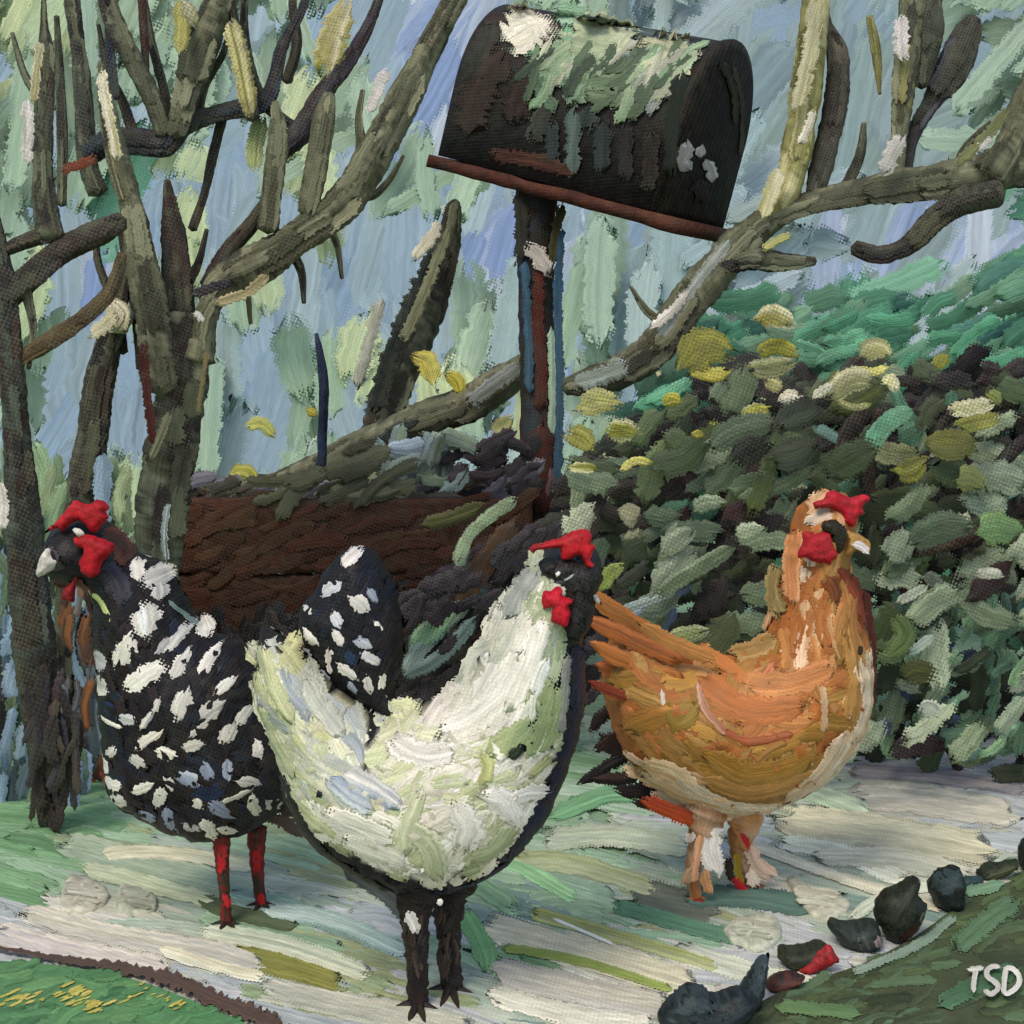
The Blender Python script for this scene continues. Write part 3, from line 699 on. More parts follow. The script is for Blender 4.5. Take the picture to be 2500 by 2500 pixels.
def on_box(px, py, h):                          # marks laid on the shell where the eye meets it
    x = np.ravel(px); y = np.ravel(py); hh = np.ravel(h)
    o = np.array([0, 0, H0]); d = np.stack([(x - 1250) / F, np.ones(len(x)), -(y - 1000) / F], 1)
    S_ = np.linspace(D_M - 0.4, D_M + 0.1, 400)
    q = o + d[:, None] * S_[None, :, None] - Rb
    a, b, c = q @ ux, q @ uy, q @ uz
    hit = (np.abs(a) <= Lh) & (np.abs(b) <= Wd) & (c >= -Hh) & ((c <= -0.05 * Hh) | ((b / Wd) ** 2 + ((c + 0.05 * Hh) / (1.05 * Hh)) ** 2 <= 1))
    k = hit.argmax(1); best = np.where(hit.any(1), S_[k], np.nan)
    best = np.where(np.isnan(best), np.nanmedian(best) if np.any(hit) else D_M, best)
    return o + d * (best - 0.006 - hh * S)[:, None]
WP = [([(1225, 110), (1290, 70), (1340, 50)], 110, ['E4DCC6', 'D9D0B8']), ([(1240, 30), (1300, 50), (1330, 90)], 60, ['E4DCC6', 'D9D0B8']), ([(1400, 50), (1480, 70), (1560, 80)], 70, ['BDBF9C', 'AEB696']), ([(1560, 110), (1640, 120), (1700, 135)], 80, ['C2BE98', 'B3B494']),  # cream and pale green strokes paint highlights onto the rounded top
      ([(1320, 130), (1400, 140), (1480, 150)], 80, ['7F9A76', '8FA582']), ([(1370, 180), (1450, 190), (1540, 190)], 60, ['6A7F5E', '8A9A7A']), ([(1540, 190), (1600, 170), (1660, 170)], 70, ['A9A792', '9A9E8C']),
      ([(1350, 30), (1440, 35)], 70, ['8CB08C', '9AB89A']), ([(1360, 90), (1440, 110), (1540, 120)], 70, ['9AA886', 'B3B894']), ([(1300, 170), (1330, 230), (1350, 270)], 46, ['4C5E48', '5E7058']), ([(1430, 230), (1500, 240), (1560, 240)], 40, ['5C6A50', '6F7A5C']), ([(1610, 180), (1600, 230), (1590, 275)], 34, ['8C9290', 'A5A898']),
      ([(1600, 200), (1570, 230), (1560, 270)], 30, ['7C8288', '9A9E90']), ([(1420, 40), (1500, 62), (1600, 85), (1690, 110)], 18, ['3C4A48', '5A6868']), ([(1280, 140), (1340, 160), (1400, 200)], 70, ['6A8464', '8CA488']), ([(1460, 150), (1420, 210), (1380, 260)], 50, ['8A9C80', '5E7058']), ([(1600, 140), (1550, 200), (1500, 260)], 50, ['AEB09A', '7C8470']), ([(1680, 140), (1640, 190), (1620, 240)], 50, ['B6B296', '8C8E80']), ([(1330, 240), (1320, 300), (1300, 340)], 50, ['34342C', '46483C']), ([(1440, 260), (1430, 320)], 50, ['3E463E', '2C322E']), ([(1390, 60), (1385, 110)], 40, ['6FA070', '7FA690']), ([(1500, 130), (1560, 150)], 40, ['566A62', '6E8078']),
      ([(1150, 200), (1185, 110), (1205, 50)], 60, ['2C2E26', '38332A']), ([(1140, 330), (1170, 220), (1230, 130)], 90, ['2E2420', '34241E']), ([(1250, 300), (1270, 220), (1290, 160)], 70, ['30201C', '3A2A24']), ([(1200, 380), (1300, 390), (1400, 420)], 44, ['3A2018', '4A2A1C']),
      ([(1405, 270), (1400, 340), (1395, 430)], 40, ['4A5650', '5C6A62']), ([(1350, 300), (1345, 400)], 40, ['262C2C', '2E3634']), ([(1470, 290), (1468, 420)], 44, ['2C3230', '343A36']), ([(1530, 300), (1528, 440)], 40, ['22201E', '302C26']), ([(1590, 320), (1585, 460)], 44, ['2A1E1A', '2E2822'])]
for p, w, c in WP:
    stroke(mb, p, w, on_box, c, th=4, n=9, step=8, streak=0.8, rag=0.2)
fill(mb, [(1290, 110), (1700, 140), (1620, 260), (1420, 260), (1300, 210)], 40, lambda x, y: random.choice([['7F9A76', '9AA886'], ['5C6A50', '4C5E48'], ['A9A792', 'BDBF9C'], ['3A4438', '4E5A48']]), (60, 130), (16, 34), -52, on_box, th=3, lift=3)
body = mb.build('mailbox_body', M['wood'], mailbox)
mb = MB()
n_s = [(Lh, 1.03), (Lh + 0.012, 1.04), (Lh + 0.02, 0.93)]
loft(mb, n_s, ['1E1614', '2A1C18', '241C14'])
door = mb.build('door', M['wood'], mailbox)
mb = MB()
def on_door(px, py, h):
    o = np.array([0, 0, H0]); c0 = bx_pt(Lh + 0.022, 0, 0); P = []
    for x, y, hh in zip(np.ravel(px), np.ravel(py), np.ravel(h)):
        d = np.array([(x - 1250) / F, 1.0, -(y - 1000) / F]); s_ = ((c0 - o) @ ux) / (d @ ux)
        P.append(o + d * s_ + ux * (0.001 + hh * S * 0.6))
    return np.array(P)
for p, w in [([(1675, 348), (1672, 375), (1662, 395), (1680, 412)], 34), ([(1712, 355), (1708, 385)], 24), ([(1725, 390), (1735, 415), (1740, 440)], 30)]:
    stroke(mb, p, w, on_door, ['D8CFC8', 'B3ACA8'], th=5, n=6, step=7, rag=0.2)
mb.build('white_blossom_mark', M['stone'], door)
mb = MB()
for p, w, c in [([(1790, 160), (1812, 260), (1808, 380)], 12, ['4A4430', '6A6448']), ([(1660, 180), (1640, 300), (1640, 420)], 40, ['34342E', '3E3E34']), ([(1760, 150), (1790, 220), (1795, 300)], 20, ['2E2C22', '48442E']), ([(1700, 440), (1720, 500)], 50, ['30181A', '281416'])]: stroke(mb, p, w, on_door, c, th=4, n=7, step=8, rag=0.2)
mb.build('door_edge', M['wood'], door)
# base board under the box
mb = MB()
bv = []
for a in np.linspace(-Lh - 0.01, Lh + 0.075, 16):
    for (b, c) in ((-Wd * 1.12, -Hh - 0.028), (Wd * 1.12, -Hh - 0.028), (Wd * 1.12, -Hh - 0.002), (-Wd * 1.12, -Hh - 0.002)):
        bv.append(bx_pt(a, b, c) + rng.normal(0, 0.0012, 3))
bf = [(i * 4 + j, i * 4 + (j + 1) % 4, (i + 1) * 4 + (j + 1) % 4, (i + 1) * 4 + j) for i in range(15) for j in range(4)] + [(0, 1, 2, 3), (60, 61, 62, 63)]
mb.add(bv, bf, [lin(random.choice(['4A2418', '3C1E16', '552C1C'])) for _ in bv])
mb.build('base_board', M['wood'], mailbox)
mb = MB()
tube(mb, [(1345, 1690, 44), (1335, 1400, 44), (1322, 1200, 44), (1318, 1000, 44), (1312, 800, 44), (1310, 620, 46), (1312, 520, 50), (1312, 425, 56)], ['4A1E16', '3A1A14', '2C3A44', '33201A', '2E2C26'], D_M, sides=10, rag=0.05)
for p, w, c in [([(1320, 640), (1312, 780), (1322, 900), (1322, 1000)], 34, ['4E1E16', '3E1A14']), ([(1325, 1040), (1325, 1130), (1330, 1260)], 56, ['4A1E18', '3A1A16']), ([(1368, 560), (1362, 760), (1366, 960), (1362, 1180)], 24, ['2E4E66', '4A6878']),
                ([(1280, 640), (1290, 820), (1292, 960)], 24, ['24405A', '3C5868']), ([(1345, 800), (1350, 950), (1345, 1060)], 22, ['8FA890', 'A5B89C']), ([(1270, 470), (1275, 560), (1272, 640)], 40, ['33322A', '27261E']), ([(1370, 500), (1358, 560), (1350, 640)], 30, ['4A4424', '3C3A22']), ([(1345, 1140), (1335, 1220)], 26, ['8A6A6C', '6A5254'])]:
    stroke(mb, p, w, upright(D_M - 0.042), c, th=4, n=7, step=9, streak=0.8, rag=0.15)
stroke(mb, [(1288, 598), (1320, 630), (1345, 668)], 44, upright(D_M - 0.05), ['D8CDC4', 'C4B9AE'], th=6, rag=0.25)
mb.build('post', M['wood'], mailbox)

# ------------------------------------------------------------------ timber bed with plants
D_B = 2.62
bed = thing('raised_bed', 'low reddish brown timber bed behind the hens', 'raised bed', tuple(float(v) for v in (V3(860, 1000, D_B)[0], D_B, 0.0)))
def board(x0, x1, y0, y1, D, dep, cols, name='board'):
    mb = MB()
    nx = max(4, int((x1 - x0) / 14)); nz = max(3, int((y1 - y0) / 14))
    gx = np.linspace(x0, x1, nx); gz = np.linspace(y0, y1, nz)
    V = []; C = []
    cs = [lin(c) for c in cols]; jc = rng.uniform(0, 1, nz)
    for i, x in enumerate(gx):
        for j, y in enumerate(gz):
            P = V3(x, y, D + 0.0); P[1] += rng.normal(0, 0.0012); P[2] += rng.normal(0, 0.001)
            V.append(P); k = np.clip(jc[j] + rng.normal(0, .15), 0, 1); C.append(cs[0] * (1 - k) + cs[1] * k)
    n1 = len(V)
    V += [p + np.array([0, dep, 0]) for p in V]; C += C
    Fa = [(i * nz + j, i * nz + j + 1, (i + 1) * nz + j + 1, (i + 1) * nz + j) for i in range(nx - 1) for j in range(nz - 1)]
    Fa += [tuple(q + n1 for q in f[::-1]) for f in Fa]
    ring = [i * nz for i in range(nx)] + [(nx - 1) * nz + j for j in range(1, nz)] + [i * nz + nz - 1 for i in range(nx - 2, -1, -1)] + [j for j in range(nz - 2, 0, -1)]
    for a, b in zip(ring, ring[1:] + ring[:1]): Fa.append((a, b, b + n1, a + n1))
    mb.add(V, Fa, C)
    fill(mb, [(x0 + 20, y0 + 6), (x1 - 20, y0 + 6), (x1 - 20, y1 - 6), (x0 + 20, y1 - 6)], int((x1 - x0) * (y1 - y0) / 3600), cols, (60, 190), (18, 40), -22, upright(D - 0.001), th=2, n=5, spread=10)
    return mb.build(name, M['wood'], bed)
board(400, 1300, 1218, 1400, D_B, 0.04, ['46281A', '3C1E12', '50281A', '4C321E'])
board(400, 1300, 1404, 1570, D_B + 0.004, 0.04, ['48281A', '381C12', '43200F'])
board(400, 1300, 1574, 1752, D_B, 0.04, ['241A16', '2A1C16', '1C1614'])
for s_ in (404, 1300):
    P0 = V3(s_, 1218, D_B)
    mb = MB(); w_ = 0.04
    V = []; 
    for (dx, dy) in ((-w_, 0.041), (0, 0.041), (0, 1.1), (-w_, 1.1)):
        for z in (0.0, P0[2] - 0.004): V.append((P0[0] + dx, D_B + dy, z))
    mb.add(V, [(0, 2, 3, 1), (2, 4, 5, 3), (4, 6, 7, 5), (6, 0, 1, 7), (1, 3, 5, 7)], [lin('43200F')] * 8)
    mb.build('side_board', M['wood'], bed)
mb = MB()
zt = V3(0, 1218, D_B)[2] - 0.02
x0, x1 = V3(404, 0, D_B)[0], V3(1300, 0, D_B)[0]
gx = np.linspace(x0 + .001, x1 - .041, 30); gy = np.linspace(D_B + .042, D_B + 1.09, 26)
V = [(x, y, zt + rng.normal(0, .006)) for x in gx for y in gy]
mb.add(V, [(i * 26 + j, (i + 1) * 26 + j, (i + 1) * 26 + j + 1, i * 26 + j + 1) for i in range(29) for j in range(25)], [lin(random.choice(['4A3C40', '3A2E30', '6A5C62'])) for _ in V])
mb.build('soil', M['wood'], bed)
# low plants growing in the bed (uncountable)
mb = MB()
fill(mb, [(440, 1175), (700, 1180), (950, 1160), (1290, 1140), (1290, 1240), (440, 1228)], 110, lambda x, y: random.choice([['5C604A', '6F7458'], ['6A6470', '8A868E'], ['3E3A34', '4C463C'], ['7F8C66', '93A07A']]), (70, 170), (20, 44), -14, up_at(2.64, 3.1), spread=18)
fill(mb, [(1110, 1080), (1290, 1070), (1300, 1210), (1100, 1215)], 30, ['3E3036', '3A2C30', '4C4048', '2A2428'], (50, 110), (22, 46), -24, up_at(2.66, 2.8), spread=30)
fill(mb, [(930, 1080), (1120, 1060), (1130, 1200), (930, 1200)], 44, ['6F8078', '8A9A94', '8FA084', '5A6050', '9AA8B0'], (60, 120), (22, 44), -20, up_at(2.66, 2.9), spread=30)
fill(mb, [(640, 1180), (860, 1100), (1000, 1090), (960, 1200), (660, 1210)], 12, ['4A4A36', '5C5C44', '3A382C', '66664C'], (90, 190), (26, 54), -24, up_at(2.6, 2.64), spread=14)
kind(mb.build('bed_plants', M['mid']), 'stuff', 'low mauve and green plants filling the timber bed')

# sage blades over dark strokes that paint in shade before the bed
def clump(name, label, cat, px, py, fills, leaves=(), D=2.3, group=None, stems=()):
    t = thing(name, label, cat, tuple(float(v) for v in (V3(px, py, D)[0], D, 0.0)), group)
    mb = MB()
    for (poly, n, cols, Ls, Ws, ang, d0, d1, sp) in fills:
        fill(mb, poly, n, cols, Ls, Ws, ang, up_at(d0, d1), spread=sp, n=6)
    mb.build('foliage', M['leaf'], t)  # also carries the painted shade strokes behind the sage blades
    for s in stems:
        mb = MB(); tube(mb, s[0], s[1], D + s[2], sides=8, step=12); mb.build('stem', M['bark'], t)
    for (p, w, c, dd) in leaves:
        mb = MB(); stroke(mb, p, w, upright(D + dd, random.uniform(-.4, .4), random.uniform(-.3, .3), p[0][0], p[0][1]), c, th=8, n=8, step=7, streak=0.9, ends=(0.6, 0.9), rag=0.06)
        mb.build('leaf', M['leaf'], t)
    return t
clump('sage_blades_and_shade', 'sage blades over dark plum strokes painted as shade, between the speckled tail and white neck', 'plant', 1120, 1600,
      [([(960, 1480), (1200, 1330), (1290, 1270), (1480, 1290), (1500, 1420), (1440, 1700), (1000, 1750), (950, 1650)], 190, ['241C20', '2E2428', '1C1A1E', '332C34'], (60, 150), (26, 50), -42, 2.1, 2.5, 14),  # plum strokes: shade painted behind the blades
       ([(500, 1520), (740, 1500), (760, 1750), (680, 1800), (500, 1700)], 110, ['1C1416', '241A18', '2A1C18', '1A181C'], (60, 140), (26, 50), 80, 2.15, 2.4, 25)],  # near-black strokes: painted shadow on the bed front between the hens
      [([(980, 1640), (1040, 1570), (1130, 1480), (1190, 1440)], 44, ['6F8078', '8FA08C'], -.22), ([(1000, 1590), (1060, 1530), (1110, 1480)], 60, ['8AA888', '789878'], -.2),
       ([(990, 1650), (1080, 1600), (1160, 1510)], 40, ['5A6A68', '6C7C76'], -.23), ([(1115, 1370), (1150, 1300), (1210, 1250), (1260, 1220)], 34, ['9AAA86', '8A9C7C'], -.22), ([(1100, 1440), (1120, 1390), (1140, 1330)], 24, ['8FA584', 'A5B490'], -.22),
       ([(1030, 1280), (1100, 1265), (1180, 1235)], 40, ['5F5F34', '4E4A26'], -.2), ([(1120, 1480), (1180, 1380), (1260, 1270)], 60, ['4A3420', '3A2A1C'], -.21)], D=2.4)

# ------------------------------------------------------------------ leafy shrub at the right
DG = ['3E4C38', '4A5A42', '2E3A2E', '5A6A4C']
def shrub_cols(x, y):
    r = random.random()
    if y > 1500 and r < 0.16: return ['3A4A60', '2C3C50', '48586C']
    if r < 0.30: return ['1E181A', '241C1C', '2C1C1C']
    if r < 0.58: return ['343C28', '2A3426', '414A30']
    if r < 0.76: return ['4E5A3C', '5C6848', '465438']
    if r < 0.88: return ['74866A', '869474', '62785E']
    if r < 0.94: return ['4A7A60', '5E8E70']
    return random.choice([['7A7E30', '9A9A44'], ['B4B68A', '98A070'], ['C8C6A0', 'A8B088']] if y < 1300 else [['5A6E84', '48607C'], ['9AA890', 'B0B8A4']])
shrub_poly = [(1370, 1330), (1400, 1180), (1480, 1080), (1640, 1000), (1700, 930), (1850, 880), (2000, 900), (2200, 900), (2560, 880), (2950, 900), (2950, 1850), (2560, 1900), (2300, 1850), (2150, 1850), (2000, 1800), (1850, 1700), (1600, 1560), (1460, 1460)]
HL = [([(1845, 780), (1890, 770), (1935, 790)], 60, ['9A9040', 'CFC8A0']), ([(1665, 900), (1720, 850), (1785, 860)], 110, ['8F8A3A', '7A7838']), ([(1690, 905), (1740, 915), (1780, 905)], 36, ['B8AE3E', 'CFC660']),
      ([(1850, 860), (1900, 845), (1945, 865)], 40, ['A8A030', '9A9638']), ([(1830, 900), (1880, 900), (1935, 885)], 56, ['9A9A74', '84845A']), ([(1870, 925), (1905, 950), (1900, 945)], 44, ['C8C088', 'A8A468']),
      ([(2100, 870), (2140, 850), (2175, 870)], 60, ['8C8A58', 'B8B490']), ([(2095, 900), (2130, 908), (2168, 895)], 22, ['D8D288', 'C6BC50']), ([(2155, 940), (2175, 930), (2190, 955)], 40, ['CFCB8C', 'D8D4B0']),
      ([(2025, 965), (2080, 925), (2140, 930)], 66, ['6F7048', 'B0AC84']), ([(2045, 980), (2090, 995), (2125, 985)], 18, ['E0DAA0', 'D0C870']), ([(1985, 970), (2015, 950), (2035, 940)], 26, ['E2DCC4', 'D3CBB0']),
      ([(1905, 980), (1930, 970), (1955, 965)], 44, ['E0DAC4', 'CFC8AA']), ([(1810, 1030), (1840, 1010), (1880, 995)], 50, ['D8D6A8', 'B3AF48']), ([(1900, 1040), (1950, 1010), (2010, 990)], 80, ['3A4030', '2E3428']),
      ([(1735, 1090), (1800, 1050), (1890, 1030)], 70, ['6A7A60', '5C6A52']), ([(1790, 1130), (1830, 1100), (1880, 1080)], 76, ['23261E', '1C2018']), ([(1880, 1120), (1940, 1110), (1990, 1080)], 90, ['3E4636', '50583E']),
      ([(2020, 1160), (2080, 1120), (2140, 1090)], 100, ['3E4A30', '4A5638']), ([(2185, 1150), (2220, 1150), (2260, 1125)], 66, ['6F7020', '8C8C38']), ([(2270, 1080), (2330, 1085), (2390, 1080)], 80, ['6A6A2C', '7F7E38']),
      ([(2320, 1000), (2370, 995), (2425, 985)], 44, ['C8C490', 'DAD2AC']), ([(2340, 1040), (2390, 1030), (2440, 1020)], 44, ['8F8C3C', 'A8A450']), ([(2410, 960), (2430, 970), (2440, 990)], 34, ['9A9E50', '7F8C48']),
      ([(2275, 890), (2300, 880), (2320, 870)], 44, ['8A8A34', '76783A']), ([(1405, 1000), (1460, 980), (1510, 985)], 70, ['BDB97A', 'A3A25C']), ([(1480, 1050), (1520, 1050), (1560, 1055)], 70, ['8A8A30', 'D2CFA0']),
      ([(1380, 1060), (1420, 1070), (1450, 1100)], 66, ['7E7A28', '929048']), ([(1390, 1140), (1425, 1142), (1460, 1145)], 30, ['D8D39A', '6A6C18']), ([(1515, 1150), (1550, 1125), (1590, 1130)], 22, ['D8D08A', 'B8B048']),
      ([(1620, 985), (1640, 975), (1665, 980)], 38, ['C6BC48', 'B8AE40']), ([(1690, 1060), (1720, 1060)], 26, ['BDB244', 'A8A040']), ([(1605, 920), (1612, 905)], 18, ['D8D2A0']),
      ([(1690, 1250), (1720, 1230), (1765, 1225)], 44, ['8C9A78', 'A5AE8E']), ([(1790, 1310), (1830, 1300), (1865, 1290)], 60, ['A9B094', '7E8C6C']), ([(1615, 1350), (1650, 1320), (1690, 1295)], 56, ['8A9678', 'A3AB90']),
      ([(1625, 1395), (1650, 1360), (1690, 1340)], 30, ['8A9678', '6C7A5C']), ([(1610, 1450), (1700, 1390), (1790, 1335)], 40, ['6F7F5E', '8A9676']), ([(1810, 1215), (1900, 1190), (1990, 1140)], 40, ['6C7A5A', '7F8A6C']),
      ([(2330, 1260), (2355, 1270), (2360, 1250)], 24, ['B3B48C']), ([(2330, 1170), (2370, 1170), (2400, 1190)], 80, ['7A8444', '66703A']), ([(2220, 1330), (2290, 1290), (2370, 1280)], 80, ['4A5A44', '5C6C54']),
      ([(2380, 1300), (2430, 1290), (2490, 1300)], 90, ['6F8C50', '5F8050']), ([(2150, 1400), (2220, 1360), (2300, 1310)], 60, ['4A5C40', '5E7050']), ([(2385, 1400), (2420, 1400), (2450, 1405)], 30, ['B8B8A4', '9CA28C']),
      ([(2190, 1470), (2230, 1450), (2260, 1430)], 24, ['C8C9B0', 'A9B29A']), ([(2220, 1595), (2255, 1570), (2280, 1550)], 28, ['B8C4B4', '9AAA98']), ([(2240, 1740), (2270, 1730), (2295, 1750)], 60, ['B8BCA8', 'A3A998']),
      ([(2200, 1660), (2240, 1640), (2290, 1650)], 80, ['33381C', '454A24']), ([(2180, 1500), (2210, 1550), (2170, 1600)], 60, ['4E5E34', '5C6C40']), ([(1520, 1490), (1580, 1470), (1650, 1440)], 26, ['A9B6AC', '8A9A94']),
      ([(1500, 1520), (1570, 1490)], 20, ['8C9CA0', '6E7F84']), ([(1630, 1560), (1680, 1550), (1720, 1540)], 50, ['8FA060', 'A9B080']), ([(1460, 1440), (1490, 1400), (1520, 1380)], 44, ['8A9A48', 'A3AE6A']),
      ([(1990, 1040), (2060, 1080), (2080, 1100)], 30, ['5F7F74', '6E9084']), ([(2120, 1090), (2170, 1030), (2230, 1000)], 50, ['5C9A78', '78AE88'])]
HL = [h + (-(0.30 + 0.1 * random.random()),) for h in HL]
st = [([(2340, 1880, 12), (2310, 1800, 13), (2290, 1700, 14), (2260, 1600, 14), (2200, 1450, 14), (2120, 1200, 16), (2150, 1000, 18)], ['3A2420', '2A1E1E'], -.05),
      ([(2290, 1880, 10), (2240, 1780, 10), (2200, 1650, 12), (2000, 1400, 12), (1860, 1150, 12)], ['3A2420', '33261E'], 0.0),
      ([(2040, 1130, 22), (2070, 1060, 24), (2110, 1000, 20)], ['3A2826', '2E2020'], -.3), ([(2230, 1350, 14), (2330, 1320, 22), (2400, 1290, 14)], ['3A1E1C', '2E1A1A'], -.3),
      ([(2270, 1060, 18), (2340, 1000, 22), (2500, 980, 20)], ['30201E', '281C1E'], -.25), ([(2420, 1160, 14), (2470, 1100, 18), (2520, 1060, 16)], ['2A1E20', '241A1C'], -.3)]
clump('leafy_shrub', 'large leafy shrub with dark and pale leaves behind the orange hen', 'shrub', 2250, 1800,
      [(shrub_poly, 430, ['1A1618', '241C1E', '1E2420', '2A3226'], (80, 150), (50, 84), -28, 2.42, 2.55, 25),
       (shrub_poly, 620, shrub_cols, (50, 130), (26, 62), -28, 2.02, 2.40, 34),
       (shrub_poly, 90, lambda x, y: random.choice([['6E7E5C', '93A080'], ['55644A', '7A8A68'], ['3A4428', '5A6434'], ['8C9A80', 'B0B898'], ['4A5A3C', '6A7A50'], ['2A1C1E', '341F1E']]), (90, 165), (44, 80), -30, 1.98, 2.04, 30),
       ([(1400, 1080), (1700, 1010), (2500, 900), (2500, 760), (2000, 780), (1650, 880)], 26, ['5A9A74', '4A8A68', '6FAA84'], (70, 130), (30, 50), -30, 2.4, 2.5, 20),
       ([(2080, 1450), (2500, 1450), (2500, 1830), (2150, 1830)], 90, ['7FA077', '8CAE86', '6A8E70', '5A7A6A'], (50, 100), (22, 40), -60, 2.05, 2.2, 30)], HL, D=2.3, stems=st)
# emerald hedge behind it
mb = MB()
fill(mb, [(1650, 800), (1850, 700), (2100, 730), (2300, 720), (2450, 640), (3000, 600), (3000, 1400), (1600, 1400), (1560, 950)], 420, lambda x, y: random.choice([['4E8A6E', '5E9678'], ['42765F', '508468'], ['729C7E', '609074'], ['3C6A62', '4A7A6C'], ['84A488', '6A9478']]), (90, 210), (34, 70), -28, up_at(3.3, 3.7))
fill(mb, [(1370, 1180), (1500, 1160), (1620, 1250), (1600, 1400), (1450, 1380)], 60, ['6E7F5C', '5A6C50', '829072'], (60, 110), (30, 50), -35, up_at(2.45, 2.6))
tag(mb.build('hedge', M['mid']), 'emerald green hedge rising behind the leafy shrub', 'hedge')

# ------------------------------------------------------------------ stones along the path
def stone(name, poly, D, cols, label, group=None, T=0.02, Rad=30, marks=(), lean=0):
    s = Solid(poly, D, Rad, T, step=8, rag=1.5)
    mb = MB(); s.mesh(mb, cols, 0.0008)
    for p, w, c in marks: stroke(mb, p, w, s.mp(), c, th=3, n=6, step=6, streak=0.8)
    return tag(mb.build(name, M['stone']), label, 'stone' if name != 'red_petal' else 'petal', group)
DK = ['20282A', '1A2022', '2C3638']
gS = 'dark stones edging the path'
def Dg(y): return F * H0 / (y - 1000)
stone('dark_stone', [(1605, 2480), (1640, 2430), (1690, 2400), (1740, 2425), (1810, 2410), (1850, 2440), (1820, 2500), (1760, 2530), (1640, 2530)], Dg(2530), DK, 'broad slate blue stone nearest the camera at the bottom edge', gS, T=0.022, Rad=50,
      marks=[([(1640, 2450), (1690, 2425), (1730, 2440)], 50, ['2A3436', '343F40']), ([(1680, 2490), (1760, 2480), (1830, 2440)], 50, ['2E383C', '1E2628'])])
stone('dark_stone', [(1800, 2420), (1825, 2380), (1850, 2345), (1878, 2325), (1872, 2370), (1866, 2420), (1850, 2465), (1815, 2475), (1790, 2455)], Dg(2475), DK, 'tall pointed slate stone leaning beside the broad front one', gS, T=0.02, Rad=28,
      marks=[([(1820, 2440), (1845, 2390), (1868, 2340)], 36, ['3A464A', '27302F']), ([(1840, 2460), (1855, 2430)], 22, ['3A2418', '2A1C14'])])
stone('dark_stone', [(1898, 2335), (1905, 2312), (1960, 2308), (2000, 2297), (2022, 2310), (2010, 2340), (1950, 2368), (1912, 2355)], Dg(2368), ['1E201A', '2A2E20'], 'flat black stone lying under the red petal', gS, T=0.02, Rad=26,
      marks=[([(1915, 2335), (1960, 2330), (2010, 2312)], 30, ['3A3E28', '22241C'])])
stone('red_petal', [(1950, 2370), (1985, 2335), (2020, 2308), (2040, 2325), (2048, 2348), (2020, 2362), (1980, 2380)], Dg(2384), ['9A1C24', 'A8242C', '7A1A1C'], 'curled red petal lying against the flat black stone', None, T=0.008, Rad=16)
stone('dark_stone', [(2020, 2262), (2030, 2244), (2080, 2250), (2135, 2245), (2152, 2290), (2140, 2315), (2090, 2320), (2050, 2300)], Dg(2320), ['1E2420', '2C322C'], 'grooved grey black stone third up the row', gS, T=0.022, Rad=30,
      marks=[([(2040, 2260), (2075, 2310)], 30, ['2E362E', '1E2420']), ([(2090, 2262), (2110, 2310)], 34, ['4A4C48', '262C28']), ([(2130, 2270), (2140, 2300)], 24, ['7A6C68', '4A4644'])])
stone('dark_stone', [(2132, 2225), (2150, 2180), (2190, 2160), (2230, 2138), (2244, 2150), (2240, 2180), (2262, 2215), (2235, 2270), (2185, 2305), (2150, 2270)], Dg(2305), ['1A1E16', '262A1E'], 'largest round black stone with a rusty lower side', gS, T=0.024, Rad=50,
      marks=[([(2160, 2250), (2190, 2200), (2235, 2150)], 44, ['33382E', '20241C']), ([(2190, 2280), (2215, 2260), (2225, 2240)], 30, ['4A2018', '331A14']), ([(2235, 2240), (2250, 2210)], 16, ['5A624E', '3A4434'])])
stone('dark_stone', [(2266, 2160), (2290, 2130), (2335, 2114), (2354, 2145), (2352, 2190), (2340, 2225), (2300, 2220), (2275, 2195)], Dg(2228), ['1A1C18', '1E2626'], 'blocky black stone with a slate blue top', gS, T=0.026, Rad=36,
      marks=[([(2275, 2160), (2310, 2140), (2345, 2135)], 44, ['2C3A3C', '364446'])])
stone('dark_stone', [(2382, 2130), (2410, 2108), (2485, 2098), (2488, 2112), (2440, 2145), (2400, 2152)], Dg(2152), ['20261C', '2A3220'], 'thin flat dark green stone near the right edge', gS, T=0.015, Rad=18,
      marks=[([(2400, 2135), (2470, 2110)], 18, ['4A5030', '2E3424'])])
stone('dark_stone', [(2488, 2070), (2510, 2045), (2570, 2050), (2590, 2100), (2540, 2135), (2492, 2115)], Dg(2135), ['1A1C1C', '22282A'], 'black stone cut off by the right edge', gS, T=0.02, Rad=26)
stone('dark_stone', [(1868, 2410), (1880, 2385), (1930, 2372), (1965, 2384), (1950, 2405), (1900, 2425)], Dg(2425), ['3A2420', '2A201E', '4A2A24'], 'low rust brown stone just below the red petal', gS, T=0.014, Rad=20,
      marks=[([(1880, 2405), (1920, 2390), (1955, 2386)], 18, ['5A342C', '3E2622'])])
stone('dark_stone', [(2345, 2150), (2365, 2138), (2395, 2140), (2400, 2156), (2370, 2166), (2348, 2166)], Dg(2166), ['26383A', '2E4444'], 'small teal stone joining the blocky stone to the thin flat one', gS, T=0.01, Rad=12)
